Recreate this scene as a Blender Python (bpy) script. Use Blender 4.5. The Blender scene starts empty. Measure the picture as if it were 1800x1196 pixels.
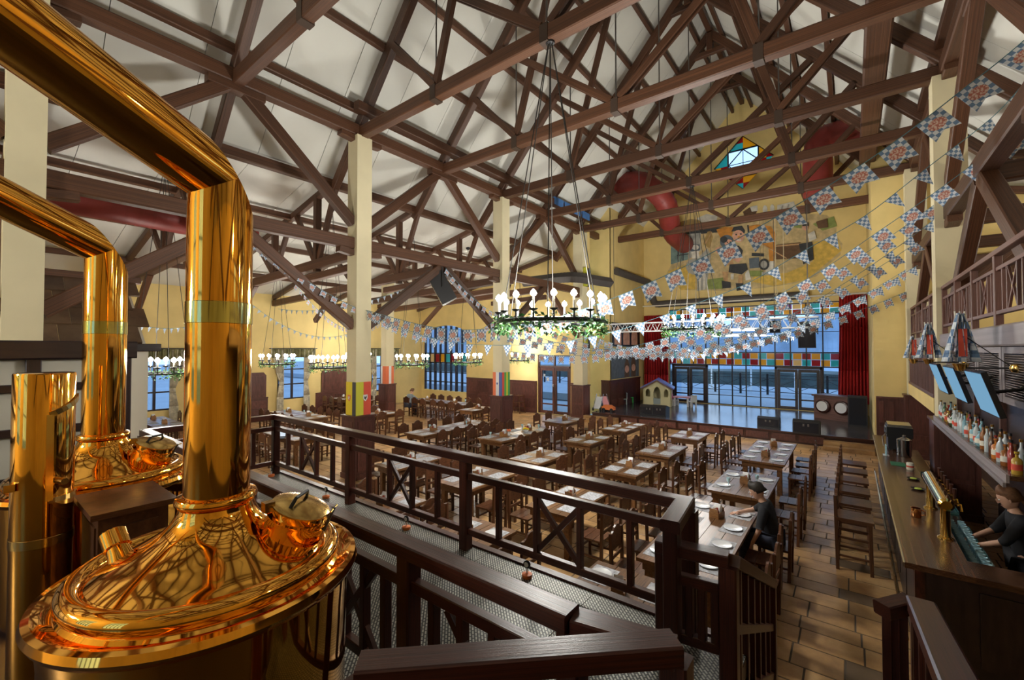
import bpy, bmesh, math, random
from mathutils import Vector, Matrix
random.seed(7)
SC = bpy.context.scene
COL = SC.collection
PI = math.pi
# ------------------------------------------------------------------ camera
CAM_H = 3.4
FPX = 765.0
YAW = math.atan2(1497 - 900, FPX)
PITCH = math.atan2(15.0, FPX)
cam_data = bpy.data.cameras.new('camera')
cam_data.sensor_width = 36.0
cam_data.lens = FPX / 1800.0 * 36.0
cam_data.clip_start = 0.05
cam_data.clip_end = 2000
cam = bpy.data.objects.new('camera', cam_data)
COL.objects.link(cam)
cam.location = (0, 0, CAM_H)
cam.rotation_euler = (PI / 2 + PITCH, 0, YAW)
SC.camera = cam
# ------------------------------------------------------------------ world: overcast winter daylight
w = bpy.data.worlds.new('overcast_sky'); SC.world = w
w.use_nodes = True
wn = w.node_tree.nodes; wl = w.node_tree.links
bg = wn['Background']
tc = wn.new('ShaderNodeTexCoord'); mpw = wn.new('ShaderNodeMapping'); nz = wn.new('ShaderNodeTexNoise'); rp = wn.new('ShaderNodeValToRGB')
mpw.inputs['Scale'].default_value = (1.0, 1.0, 3.0)
nz.inputs['Scale'].default_value = 2.2; nz.inputs['Detail'].default_value = 4
rp.color_ramp.elements[0].color = (0.30, 0.50, 0.80, 1); rp.color_ramp.elements[0].position = 0.3
rp.color_ramp.elements[1].color = (0.58, 0.77, 1.0, 1); rp.color_ramp.elements[1].position = 0.7
wl.new(tc.outputs['Generated'], mpw.inputs['Vector']); wl.new(mpw.outputs['Vector'], nz.inputs['Vector'])
wl.new(nz.outputs['Fac'], rp.inputs['Fac']); wl.new(rp.outputs['Color'], bg.inputs['Color'])
bg.inputs['Strength'].default_value = 2.0
# ------------------------------------------------------------------ exposure / view
SC.view_settings.view_transform = 'Standard'
SC.view_settings.look = 'None'
SC.view_settings.gamma = 1.0
SC.view_settings.use_curve_mapping = False
SC.view_settings.exposure = 0.08
SC.cycles.use_denoising = True
SC.cycles.max_bounces = 8
SC.cycles.diffuse_bounces = 4
SC.cycles.glossy_bounces = 4
SC.cycles.transmission_bounces = 4
SC.cycles.transparent_max_bounces = 10
SC.cycles.sample_clamp_indirect = 4.0
SC.cycles.caustics_reflective = False
SC.cycles.caustics_refractive = False
LAMP = 0.44         # common factor on the wattage of every lamp in the hall
LCOL = (1.0, .97, .90)

# measured picture rays: pixel of the 1800x1196 photograph -> point on a wall / floor plane of the hall
_fw0 = Vector((-math.sin(YAW), math.cos(YAW), 0)); _rt = Vector((math.cos(YAW), math.sin(YAW), 0)); _up0 = Vector((0, 0, 1))
_fw = _fw0 * math.cos(PITCH) + _up0 * math.sin(PITCH); _up = _up0 * math.cos(PITCH) - _fw0 * math.sin(PITCH)
_C = Vector((0, 0, CAM_H))
def ray(px, py): return _rt * ((px - 900) / FPX) + _up * ((598 - py) / FPX) + _fw
def atz(px, py, z): d = ray(px, py); return _C + d * ((z - CAM_H) / d.z)
def atx(px, py, x): d = ray(px, py); return _C + d * (x / d.x)
def aty(px, py, y): d = ray(px, py); return _C + d * (y / d.y)
def proj(p):
    v = Vector(p) - _C; f = v.dot(_fw)
    return (900 + FPX * v.dot(_rt) / f, 598 - FPX * v.dot(_up) / f) if f > 0.05 else (-9999, -9999)

# ------------------------------------------------------------------ materials
MATS = {}
def newmat(name):
    m = bpy.data.materials.new(name); m.use_nodes = True
    MATS[name] = m
    nt = m.node_tree
    return m, nt.nodes, nt.links, nt.nodes['Principled BSDF']
def setp(b, **k):
    for a, v in k.items():
        a = {'rough': 'Roughness', 'metal': 'Metallic', 'spec': 'Specular IOR Level', 'trans': 'Transmission Weight', 'coat': 'Coat Weight', 'ior': 'IOR', 'alpha': 'Alpha'}.get(a, a)
        b.inputs[a].default_value = v
def plain(name, col, rough=0.5, metal=0.0, spec=0.5, var=0.0, scale=8.0, **k):
    m, n, l, b = newmat(name)
    setp(b, rough=rough, metal=metal, spec=spec, **k)
    b.inputs['Base Color'].default_value = (*col, 1)
    if var > 0:
        t = n.new('ShaderNodeTexCoord'); x = n.new('ShaderNodeTexNoise'); r = n.new('ShaderNodeValToRGB')
        x.inputs['Scale'].default_value = scale; x.inputs['Detail'].default_value = 5
        r.color_ramp.elements[0].position = 0.3; r.color_ramp.elements[1].position = 0.7
        r.color_ramp.elements[0].color = (*[c * (1 - var) for c in col], 1); r.color_ramp.elements[1].color = (*[min(1, c * (1 + var)) for c in col], 1)
        l.new(t.outputs['Object'], x.inputs['Vector']); l.new(x.outputs['Fac'], r.inputs['Fac']); l.new(r.outputs['Color'], b.inputs['Base Color'])
    return m
def wood(name, dark, light, rough=0.4, gen=(1.2, 9, 9), obj=None, bump=0.15, spec=0.5, rnd=0.25):
    # grain stretched along the long side of each board (Generated coordinates), random tone per object
    m, n, l, b = newmat(name)
    setp(b, rough=rough, spec=spec)
    t = n.new('ShaderNodeTexCoord'); mp = n.new('ShaderNodeMapping'); x = n.new('ShaderNodeTexNoise'); r = n.new('ShaderNodeValToRGB')
    oi = n.new('ShaderNodeObjectInfo'); mx = n.new('ShaderNodeHueSaturation'); mr = n.new('ShaderNodeMapRange'); ad = n.new('ShaderNodeVectorMath')
    mp.inputs['Scale'].default_value = obj or gen
    x.inputs['Scale'].default_value = 1.6; x.inputs['Detail'].default_value = 6; x.inputs['Roughness'].default_value = 0.65
    r.color_ramp.elements[0].position = 0.32; r.color_ramp.elements[1].position = 0.68
    r.color_ramp.elements[0].color = (*dark, 1); r.color_ramp.elements[1].color = (*light, 1)
    l.new(t.outputs['Object' if obj else 'Generated'], mp.inputs['Vector'])
    ad.operation = 'ADD'
    cb = n.new('ShaderNodeCombineXYZ'); mu = n.new('ShaderNodeMath'); mu.operation = 'MULTIPLY'; mu.inputs[1].default_value = 37.0
    l.new(oi.outputs['Random'], mu.inputs[0]); l.new(mu.outputs[0], cb.inputs['X']); l.new(mu.outputs[0], cb.inputs['Y'])
    l.new(mp.outputs['Vector'], ad.inputs[0]); l.new(cb.outputs['Vector'], ad.inputs[1]); l.new(ad.outputs['Vector'], x.inputs['Vector'])
    l.new(x.outputs['Fac'], r.inputs['Fac']); l.new(r.outputs['Color'], mx.inputs['Color'])
    mr.inputs['To Min'].default_value = 1 - rnd; mr.inputs['To Max'].default_value = 1 + rnd
    l.new(oi.outputs['Random'], mr.inputs['Value']); l.new(mr.outputs['Result'], mx.inputs['Value']); l.new(mx.outputs['Color'], b.inputs['Base Color'])
    if bump:
        bu = n.new('ShaderNodeBump'); bu.inputs['Strength'].default_value = bump; bu.inputs['Distance'].default_value = 0.02
        l.new(x.outputs['Fac'], bu.inputs['Height']); l.new(bu.outputs['Normal'], b.inputs['Normal'])
    return m
def glassmat(name, tint, rough=0.0, refl=0.12):
    m, n, l, b = newmat(name); n.remove(b)
    o = n['Material Output']; tr = n.new('ShaderNodeBsdfTransparent'); g = n.new('ShaderNodeBsdfGlossy'); fr = n.new('ShaderNodeFresnel'); mx = n.new('ShaderNodeMixShader')
    tr.inputs['Color'].default_value = (*tint, 1); g.inputs['Roughness'].default_value = rough; fr.inputs['IOR'].default_value = 1.45
    ge = n.new('ShaderNodeNewGeometry'); s1 = n.new('ShaderNodeMath'); s1.operation = 'SUBTRACT'; s1.inputs[0].default_value = 1.0; mu = n.new('ShaderNodeMath'); mu.operation = 'MULTIPLY'
    l.new(ge.outputs['Backfacing'], s1.inputs[1]); l.new(fr.outputs[0], mu.inputs[0]); l.new(s1.outputs[0], mu.inputs[1])   # one reflection, on the front face only
    l.new(mu.outputs[0], mx.inputs[0]); l.new(tr.outputs[0], mx.inputs[1]); l.new(g.outputs[0], mx.inputs[2]); l.new(mx.outputs[0], o.inputs[0])
    return m
def stained(name, col):
    m, n, l, b = newmat(name); n.remove(b)
    o = n['Material Output']; tr = n.new('ShaderNodeBsdfTransparent'); t2 = n.new('ShaderNodeBsdfTranslucent'); g = n.new('ShaderNodeBsdfGlossy'); df = n.new('ShaderNodeBsdfDiffuse')
    a = n.new('ShaderNodeMixShader'); c = n.new('ShaderNodeMixShader'); d = n.new('ShaderNodeMixShader')
    tr.inputs['Color'].default_value = (*col, 1); t2.inputs['Color'].default_value = (*col, 1); df.inputs['Color'].default_value = (*col, 1); g.inputs['Roughness'].default_value = 0.1
    a.inputs[0].default_value = 0.45; c.inputs[0].default_value = 0.35; d.inputs[0].default_value = 0.06
    l.new(tr.outputs[0], a.inputs[1]); l.new(t2.outputs[0], a.inputs[2]); l.new(a.outputs[0], c.inputs[1]); l.new(df.outputs[0], c.inputs[2]); l.new(c.outputs[0], d.inputs[1]); l.new(g.outputs[0], d.inputs[2]); l.new(d.outputs[0], o.inputs[0])
    return m
def emit(name, col, s):
    m, n, l, b = newmat(name); n.remove(b)
    e = n.new('ShaderNodeEmission'); e.inputs['Color'].default_value = (*col, 1); e.inputs['Strength'].default_value = s
    l.new(e.outputs[0], n['Material Output'].inputs[0]); return m

plain('plaster', (0.83, 0.65, 0.27), 0.85, var=0.07, scale=1.3)
plain('plaster_column', (0.72, 0.65, 0.43), 0.85, var=0.06, scale=1.3)
plain('plaster_white', (0.80, 0.77, 0.66), 0.85, var=0.05, scale=1.5)
plain('ceiling_board', (0.70, 0.70, 0.64), 0.9, var=0.07, scale=0.5)
plain('seam_black', (0.05, 0.045, 0.04), 0.9)
wood('timber', (0.042, 0.017, 0.008), (0.130, 0.053, 0.024), 0.5, bump=0.3)
wood('rail_wood', (0.022, 0.006, 0.004), (0.085, 0.022, 0.012), 0.30, bump=0.1)
wood('wainscot', (0.062, 0.021, 0.016), (0.135, 0.048, 0.036), 0.4, gen=(6, 6, 1.5))
wood('chair_wood', (0.048, 0.018, 0.009), (0.15, 0.060, 0.026), 0.34, gen=(3, 3, 6), bump=0.08)
wood('table_wood', (0.075, 0.032, 0.013), (0.25, 0.118, 0.046), 0.34, gen=(9, 1.5, 9), bump=0.06)
wood('bar_wood', (0.035, 0.014, 0.009), (0.13, 0.062, 0.032), 0.22, gen=(6, 1.5, 4), bump=0.04)
wood('dark_panel', (0.014, 0.008, 0.010), (0.040, 0.022, 0.022), 0.35, gen=(4, 4, 1.5))
wood('stage_wood', (0.045, 0.040, 0.045), (0.085, 0.075, 0.080), 0.16, gen=(2, 18, 1), bump=0.03)
wood('gallery_wood', (0.085, 0.038, 0.030), (0.19, 0.085, 0.066), 0.45)
wood('grey_wood', (0.24, 0.21, 0.22), (0.36, 0.32, 0.33), 0.4, gen=(2, 2, 2))
plain('black', (0.012, 0.012, 0.014), 0.45)
plain('black_metal', (0.02, 0.02, 0.022), 0.4, metal=0.4)
plain('steel', (0.55, 0.57, 0.58), 0.22, metal=1.0)
plain('rod_steel', (0.16, 0.15, 0.14), 0.45, metal=0.8)
plain('white_metal', (0.82, 0.84, 0.86), 0.4)
plain('brass', (0.80, 0.52, 0.16), 0.18, metal=1.0)
plain('gold', (0.95, 0.62, 0.16), 0.12, metal=1.0)
plain('red_duct', (0.26, 0.035, 0.028), 0.5, var=0.12, scale=3)
plain('grey_duct', (0.075, 0.068, 0.066), 0.6, var=0.1, scale=3)
plain('curtain_red', (0.44, 0.010, 0.012), 0.75, var=0.1, scale=2)
plain('plate_white', (0.78, 0.79, 0.80), 0.18)
plain('paper', (0.42, 0.43, 0.46), 0.8, var=0.45, scale=24)
plain('linen', (0.60, 0.55, 0.42), 0.9, var=0.35, scale=9)
plain('valance', (0.20, 0.19, 0.09), 0.9, var=0.4, scale=7)
plain('leaf', (0.035, 0.13, 0.035), 0.6, var=0.5, scale=20)
plain('leaf_light', (0.12, 0.27, 0.06), 0.6, var=0.4, scale=20)
plain('wax', (0.85, 0.82, 0.70), 0.6)
plain('screen_frame', (0.01, 0.012, 0.02), 0.25)
emit('screen_blue', (0.30, 0.62, 0.92), 0.55)
emit('screen_white', (0.75, 0.86, 0.95), 0.9)
emit('bulb', (1.0, 0.94, 0.85), 40.0)
emit('globe_glow', (1.0, 0.92, 0.78), 4.0)
emit('tube_light', (0.92, 0.97, 1.0), 6.0)
emit('amber_led', (1.0, 0.45, 0.12), 3.0)
glassmat('window_glass', (0.86, 0.93, 1.0))
glassmat('clear_glass', (0.9, 0.95, 0.97), 0.02)
STC = {'teal': (0.10, 0.62, 0.58), 'amber': (0.95, 0.55, 0.06), 'crimson': (0.55, 0.03, 0.05), 'violet': (0.55, 0.16, 0.52), 'peach': (0.95, 0.68, 0.35)}
for k_, v_ in STC.items(): stained('stained_' + k_, v_)
# copper
m, n, l, b = newmat('copper'); setp(b, rough=0.055, metal=1.0)
t = n.new('ShaderNodeTexCoord'); x = n.new('ShaderNodeTexNoise'); r = n.new('ShaderNodeValToRGB'); x.inputs['Scale'].default_value = 3
r.color_ramp.elements[0].color = (1.0, 0.44, 0.06, 1); r.color_ramp.elements[1].color = (1.0, 0.52, 0.09, 1)
l.new(t.outputs['Object'], x.inputs['Vector']); l.new(x.outputs['Fac'], r.inputs['Fac']); l.new(r.outputs['Color'], b.inputs['Base Color'])
plain('copper_plain', (0.93, 0.45, 0.16), 0.1, metal=1.0)
# checker plate: raised lozenges on grey sheet
m, n, l, b = newmat('checker_plate'); setp(b, rough=0.42, metal=0.35)
t = n.new('ShaderNodeTexCoord'); mp = n.new('ShaderNodeMapping'); mp.inputs['Rotation'].default_value = (0, 0, PI / 4); mp.inputs['Scale'].default_value = (1, 1, 1)
ck = n.new('ShaderNodeTexBrick'); ck.inputs['Scale'].default_value = 11; ck.inputs['Color1'].default_value = (0.42, 0.41, 0.35, 1); ck.inputs['Color2'].default_value = (0.30, 0.30, 0.26, 1); ck.inputs['Mortar'].default_value = (0.035, 0.037, 0.034, 1)
ck.inputs['Mortar Size'].default_value = 0.07; ck.inputs['Brick Width'].default_value = 0.5; ck.inputs['Row Height'].default_value = 0.25; ck.inputs['Mortar Smooth'].default_value = 0.3
bu = n.new('ShaderNodeBump'); bu.inputs['Strength'].default_value = 0.5; bu.inputs['Distance'].default_value = 0.01
l.new(t.outputs['Object'], mp.inputs['Vector']); l.new(mp.outputs['Vector'], ck.inputs['Vector']); l.new(ck.outputs['Color'], b.inputs['Base Color']); l.new(ck.outputs['Fac'], bu.inputs['Height']); l.new(bu.outputs['Normal'], b.inputs['Normal'])
bu.invert = True
# floor tiles: terracotta and darker brown tones, random tone per tile
def tilemat(name, c0, c1, c2):
    m, n, l, b = newmat(name); setp(b, rough=0.33)
    oi = n.new('ShaderNodeObjectInfo'); t = n.new('ShaderNodeTexCoord'); x = n.new('ShaderNodeTexNoise'); r = n.new('ShaderNodeValToRGB'); g = n.new('ShaderNodeNewGeometry'); hs = n.new('ShaderNodeHueSaturation'); mr = n.new('ShaderNodeMapRange')
    x.inputs['Scale'].default_value = 1.7; x.inputs['Detail'].default_value = 7; x.inputs['Roughness'].default_value = 0.65
    l.new(g.outputs['Position'], x.inputs['Vector'])
    r.color_ramp.elements[0].position = 0.3; r.color_ramp.elements[0].color = (*c0, 1); r.color_ramp.elements[1].position = 0.72; r.color_ramp.elements[1].color = (*c2, 1)
    e = r.color_ramp.elements.new(0.5); e.color = (*c1, 1)
    mr.inputs['To Min'].default_value = 0.72; mr.inputs['To Max'].default_value = 1.25
    ad = n.new('ShaderNodeMath'); ad.operation = 'ADD'; fr = n.new('ShaderNodeMath'); fr.operation = 'FRACT'
    l.new(oi.outputs['Random'], ad.inputs[0]); l.new(g.outputs['Random Per Island'], ad.inputs[1]); l.new(ad.outputs[0], fr.inputs[0]); l.new(fr.outputs[0], mr.inputs['Value']); l.new(mr.outputs['Result'], hs.inputs['Value'])
    l.new(x.outputs['Fac'], r.inputs['Fac']); l.new(r.outputs['Color'], hs.inputs['Color']); l.new(hs.outputs['Color'], b.inputs['Base Color'])
tilemat('floor_tile_clay', (0.25, 0.135, 0.06), (0.47, 0.27, 0.11), (0.60, 0.40, 0.19))
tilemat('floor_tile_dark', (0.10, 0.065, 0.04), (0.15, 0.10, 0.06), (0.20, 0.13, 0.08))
tilemat('shingle', (0.05, 0.03, 0.018), (0.11, 0.065, 0.035), (0.17, 0.11, 0.06))
plain('grout', (0.10, 0.075, 0.05), 0.9)
# bavarian check cloth with a red emblem patch in the middle (Object coordinates of each flag)
def flagmat(name, emblem, sc=0.0575):
    m, n, l, b = newmat(name); setp(b, rough=0.8)
    t = n.new('ShaderNodeTexCoord'); ck = n.new('ShaderNodeTexChecker'); ck.inputs['Scale'].default_value = 1 / sc
    ck.inputs['Color1'].default_value = (0.74, 0.80, 0.86, 1); ck.inputs['Color2'].default_value = (0.16, 0.27, 0.45, 1)
    mp = n.new('ShaderNodeMapping'); mp.inputs['Location'].default_value = (0.003, 0.5 * sc, 0.003)
    l.new(t.outputs['Object'], mp.inputs['Vector']); l.new(mp.outputs['Vector'], ck.inputs['Vector'])
    if not emblem: l.new(ck.outputs['Color'], b.inputs['Base Color']); return
    # oval patch: (x/0.1)^2 + ((z+0.18)/0.07)^2 < 1
    sp = n.new('ShaderNodeSeparateXYZ'); l.new(t.outputs['Object'], sp.inputs[0])
    def mth(op, a, bb):
        q = n.new('ShaderNodeMath'); q.operation = op
        for i, v in enumerate((a, bb)):
            if isinstance(v, (int, float)): q.inputs[i].default_value = v
            else: l.new(v, q.inputs[i])
        return q.outputs[0]
    X = mth('MULTIPLY', sp.outputs['X'], 1 / 0.115); Z = mth('MULTIPLY', mth('ADD', sp.outputs['Z'], 0.17), 1 / 0.085)
    R = mth('ADD', mth('MULTIPLY', X, X), mth('MULTIPLY', Z, Z))
    inside = mth('LESS_THAN', R, 1.0)
    wv = n.new('ShaderNodeTexNoise'); wv.inputs['Scale'].default_value = 34; l.new(t.outputs['Object'], wv.inputs['Vector'])
    r = n.new('ShaderNodeValToRGB'); r.color_ramp.elements[0].position = 0.45; r.color_ramp.elements[1].position = 0.56
    r.color_ramp.elements[0].color = (0.50, 0.17, 0.13, 1); r.color_ramp.elements[1].color = (0.74, 0.58, 0.50, 1); l.new(wv.outputs['Fac'], r.inputs['Fac'])
    mx = n.new('ShaderNodeMix'); mx.data_type = 'RGBA'
    l.new(inside, mx.inputs['Factor']); l.new(ck.outputs['Color'], mx.inputs['A']); l.new(r.outputs['Color'], mx.inputs['B']); l.new(mx.outputs['Result'], b.inputs['Base Color'])
flagmat('flag_emblem', True); flagmat('flag_check', False); flagmat('flag_lozenge', False, 0.09)
# ------------------------------------------------------------------ mesh helpers
WM = {}
LABELS = {}
class MB:
    def __init__(s): s.v = []; s.f = []; s.mi = []; s.cur = 0
    def quad(s, *p):
        k = len(s.v); s.v += [tuple(q) for q in p]; s.f.append(tuple(range(k, k + len(p)))); s.mi.append(s.cur); return s
    def box(s, c, d, rz=0.0):
        x, y, z = d[0] / 2, d[1] / 2, d[2] / 2; k = len(s.v); cs, sn = math.cos(rz), math.sin(rz)
        for (a, b, e) in ((-x, -y, -z), (x, -y, -z), (x, y, -z), (-x, y, -z), (-x, -y, z), (x, -y, z), (x, y, z), (-x, y, z)):
            s.v.append((c[0] + a * cs - b * sn, c[1] + a * sn + b * cs, c[2] + e))
        for q in ((0, 3, 2, 1), (4, 5, 6, 7), (0, 1, 5, 4), (1, 2, 6, 5), (2, 3, 7, 6), (3, 0, 4, 7)):
            s.f.append(tuple(k + i for i in q)); s.mi.append(s.cur)
        return s
    def b2(s, x0, x1, y0, y1, z0, z1): return s.box(((x0 + x1) / 2, (y0 + y1) / 2, (z0 + z1) / 2), (abs(x1 - x0), abs(y1 - y0), abs(z1 - z0)))
    def bar(s, p0, p1, wd, hg, upv=(0, 0, 1)):
        p0, p1 = Vector(p0), Vector(p1); a = (p1 - p0).normalized(); u = Vector(upv)
        if abs(a.dot(u)) > 0.98: u = Vector((0, 1, 0))
        sd = a.cross(u).normalized(); u = sd.cross(a)
        k = len(s.v)
        for p in (p0, p1):
            for (i, j) in ((-1, -1), (1, -1), (1, 1), (-1, 1)): s.v.append(tuple(p + sd * (i * wd / 2) + u * (j * hg / 2)))
        for q in ((0, 1, 2, 3), (7, 6, 5, 4), (0, 4, 5, 1), (1, 5, 6, 2), (2, 6, 7, 3), (3, 7, 4, 0)):
            s.f.append(tuple(k + i for i in q)); s.mi.append(s.cur)
        return s
    def tube(s, pts, r, n=8, closed=False, caps=True):
        pts = [Vector(p) for p in pts]; N = len(pts); rr = r if isinstance(r, (list, tuple)) else [r] * N
        prev = None; rings = []
        for i, p in enumerate(pts):
            if closed: d = pts[(i + 1) % N] - pts[i - 1]
            else: d = pts[min(i + 1, N - 1)] - pts[max(i - 1, 0)]
            d.normalize()
            u = Vector((0, 0, 1)) if prev is None else prev
            if abs(d.dot(u)) > 0.98: u = Vector((1, 0, 0)) if abs(d.x) < 0.9 else Vector((0, 1, 0))
            sd = d.cross(u).normalized(); u = sd.cross(d).normalized(); prev = u
            k = len(s.v)
            for j in range(n):
                a = 2 * PI * j / n; s.v.append(tuple(p + (sd * math.cos(a) + u * math.sin(a)) * rr[i]))
            rings.append(k)
        for i in range(N if closed else N - 1):
            a, b = rings[i], rings[(i + 1) % N]
            for j in range(n): s.f.append((a + j, a + (j + 1) % n, b + (j + 1) % n, b + j)); s.mi.append(s.cur)
        if caps and not closed:
            s.f.append(tuple(rings[0] + j for j in reversed(range(n)))); s.mi.append(s.cur); s.f.append(tuple(rings[-1] + j for j in range(n))); s.mi.append(s.cur)
        return s
    def lathe(s, prof, n=24, M=None, cap=True):
        M = M or Matrix(); rings = []
        for (r, z) in prof:
            k = len(s.v)
            for j in range(n):
                a = 2 * PI * j / n; s.v.append(tuple(M @ Vector((r * math.cos(a), r * math.sin(a), z))))
            rings.append(k)
        for a, b in zip(rings, rings[1:]):
            for j in range(n): s.f.append((a + j, a + (j + 1) % n, b + (j + 1) % n, b + j)); s.mi.append(s.cur)
        if cap:
            if prof[0][0] > 1e-4: s.f.append(tuple(rings[0] + j for j in reversed(range(n)))); s.mi.append(s.cur)
            if prof[-1][0] > 1e-4: s.f.append(tuple(rings[-1] + j for j in range(n))); s.mi.append(s.cur)
        return s
    def prism(s, poly, ext):
        # poly: 3D points of a planar outline, ext: extrusion vector
        e = Vector(ext); k = len(s.v); N = len(poly)
        for p in poly: s.v.append(tuple(p))
        for p in poly: s.v.append(tuple(Vector(p) + e))
        s.f.append(tuple(k + i for i in reversed(range(N)))); s.mi.append(s.cur); s.f.append(tuple(k + N + i for i in range(N))); s.mi.append(s.cur)
        for i in range(N):
            j = (i + 1) % N; s.f.append((k + i, k + j, k + N + j, k + N + i)); s.mi.append(s.cur)
        return s
    def mesh(s, name, mat, smooth=False):
        me = bpy.data.meshes.new(name); me.from_pydata(s.v, [], s.f)
        for mm in (mat if isinstance(mat, (list, tuple)) else [mat]): me.materials.append(MATS[mm])
        if isinstance(mat, (list, tuple)): me.polygons.foreach_set('material_index', s.mi)
        bm = bmesh.new(); bm.from_mesh(me); bmesh.ops.recalc_face_normals(bm, faces=bm.faces); bm.to_mesh(me); bm.free()
        if smooth:
            me.polygons.foreach_set('use_smooth', [True] * len(me.polygons))
            if smooth != 'all': me.set_sharp_from_angle(angle=math.radians(38))
        me.update(); return me
    def build(s, name, mat, parent=None, world=False, smooth=False):
        """parts: verts in the parent's frame (world=True: in world coordinates); top level: verts in world coordinates"""
        if parent is None or world:
            xs = [q[0] for q in s.v]; ys = [q[1] for q in s.v]; zs = [q[2] for q in s.v]
            o0 = Vector(((min(xs) + max(xs)) / 2, (min(ys) + max(ys)) / 2, min(zs)))
            s.v = [(q[0] - o0.x, q[1] - o0.y, q[2] - o0.z) for q in s.v]
            return place(s.mesh(name, mat, smooth), name, Matrix.Translation(o0), parent)
        return place(s.mesh(name, mat, smooth), name, Matrix(), parent, local=True)
def place(me, name, M, parent=None, local=False):
    o = bpy.data.objects.new(name, me); COL.objects.link(o)
    W = (WM[parent.name] @ M) if (local and parent) else M
    WM[o.name] = W
    if parent: o.parent = parent; o.matrix_basis = WM[parent.name].inverted() @ W
    else: o.matrix_basis = W
    return o
def tag(o, label, cat, group=None, kind=None):
    o['label'] = label; o['category'] = cat
    if group: o['group'] = group
    if kind: o['kind'] = kind
    return o
def thing(name, label, cat, loc=(0, 0, 0), rz=0.0, group=None):
    o = bpy.data.objects.new(name, None); COL.objects.link(o); o.empty_display_size = 0.1
    M = Matrix.Translation(loc) @ Matrix.Rotation(rz, 4, 'Z'); o.matrix_basis = M; WM[o.name] = M
    return tag(o, label, cat, group)
def struct(o): o['kind'] = 'structure'; return o
def sgroup(name, loc=(0, 0, 0)):
    o = bpy.data.objects.new(name, None); COL.objects.link(o); M = Matrix.Translation(loc); o.matrix_basis = M; WM[o.name] = M; o['kind'] = 'structure'; return o
def dup(root, loc, rz=0.0, label=None, parent=None):
    r = root.copy(); COL.objects.link(r)
    M = Matrix.Translation(loc) @ Matrix.Rotation(rz, 4, 'Z'); r.matrix_basis = M; WM[r.name] = M
    if label: r['label'] = label
    for ch in root.children:
        c = ch.copy(); COL.objects.link(c); c.parent = r
        for g in ch.children:
            d = g.copy(); COL.objects.link(d); d.parent = c
    return r
# unit timber: chamfered bar from x=-0.5 to 0.5, shared per material
_unit = {}
def unit_beam(mat):
    if mat not in _unit:
        m = MB(); c = 0.42; oc = [(-.5, -c), (-c, -.5), (c, -.5), (.5, -c), (.5, c), (c, .5), (-c, .5), (-.5, c)]
        m.prism([(-.5, a, b) for a, b in oc], (1, 0, 0)); _unit[mat] = m.mesh('timber_bar_' + mat, mat)
    return _unit[mat]
def timber(name, p0, p1, wd, hg, mat='timber', parent=None, upv=(0, 0, 1)):
    p0, p1 = Vector(p0), Vector(p1); d = p1 - p0; L = d.length; a = d / L; u = Vector(upv)
    if abs(a.dot(u)) > 0.98: u = Vector((0, 1, 0))
    sd = u.cross(a).normalized(); u = a.cross(sd)
    M = Matrix(((a.x * L, sd.x * wd, u.x * hg, 0), (a.y * L, sd.y * wd, u.y * hg, 0), (a.z * L, sd.z * wd, u.z * hg, 0), (0, 0, 0, 1)))
    M.translation = (p0 + p1) / 2
    return place(unit_beam(mat), name, M, parent)
def rod(name, p0, p1, r, mat, parent=None, n=6):
    return MB().tube([p0, p1], r, n).build(name, mat, parent, world=True, smooth=True)
# ================================================================== THE SHELL
from mathutils.geometry import tessellate_polygon
XL, XR = -10.38, 1.63
XM = (XL + XR) / 2
SL = 1.12
YB, YS, YW = -8.0, 19.0, 25.2          # back end, proscenium plane, stage window wall
XA, XG = -22.4, 8.0                    # outer aisle walls
def TY(i): return 6.65 + 3.0 * (i - 1)
def zr(x, off=0.0):                    # rafter line of the nave roof
    return 9.45 + SL * (min(x - XL, XR - x)) + off
def wall_flat(name, outer, holes, plane, c0, c1, mat='plaster', parent=None):
    """outer/holes: 2D outlines; plane 'y': (x,z) outline extruded y c0..c1; plane 'x': (y,z) outline extruded x c0..c1"""
    P3 = (lambda p, c: (p[0], c, p[1])) if plane == 'y' else (lambda p, c: (c, p[0], p[1]))
    loops = [outer] + holes
    flat = [p for lp in loops for p in lp]
    tris = tessellate_polygon([[Vector((p[0], p[1], 0)) for p in lp] for lp in loops])
    m = MB()
    for c in (c0, c1):
        k = len(m.v); m.v += [P3(p, c) for p in flat]
        for t3 in tris: m.f.append(tuple(k + i for i in t3)); m.mi.append(0)
    for lp in loops:
        for i in range(len(lp)):
            a, b_ = lp[i], lp[(i + 1) % len(lp)]
            m.quad(P3(a, c0), P3(b_, c0), P3(b_, c1), P3(a, c1))
    return struct(m.build(name, mat, parent, world=parent is not None))
def rect(x0, x1, z0, z1): return [(x0, z0), (x1, z0), (x1, z1), (x0, z1)]

# ---- floor: grout bed, tiles laid in courses
floor = struct(MB().b2(XA - .2, XG + .2, YB - .2, YS + .2, -.12, -.004).build('floor', 'grout'))
tiles = []
random.seed(11)
yy = YB; row = 0
while yy < 18.9:
    h_ = (0.36, 0.30, 0.42)[row % 3]; xx = XA - random.random() * .5; row += 1
    while xx < 3.2:
        w_ = random.choice((0.48, 0.60, 0.60, 0.72)); a0, a1 = max(xx, XA), min(xx + w_, 3.2)
        if a1 - a0 > .08: tiles.append((a0, a1, yy, min(yy + h_, 18.9)))
        xx += w_
    yy += h_
def tile_rank(t_):
    c = Vector(((t_[0] + t_[1]) / 2, (t_[2] + t_[3]) / 2, 0)); px, py = proj(c)
    hid = (c.x < -1.15 or c.x > .42)
    return (c - _C).length + (100 if not (0 < px < 1800 and 600 < py < 1215) else 0) + (7 if hid else 0) + (60 if c.y < 3.6 else 0)
tiles.sort(key=tile_rank)
_tm = {}
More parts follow.
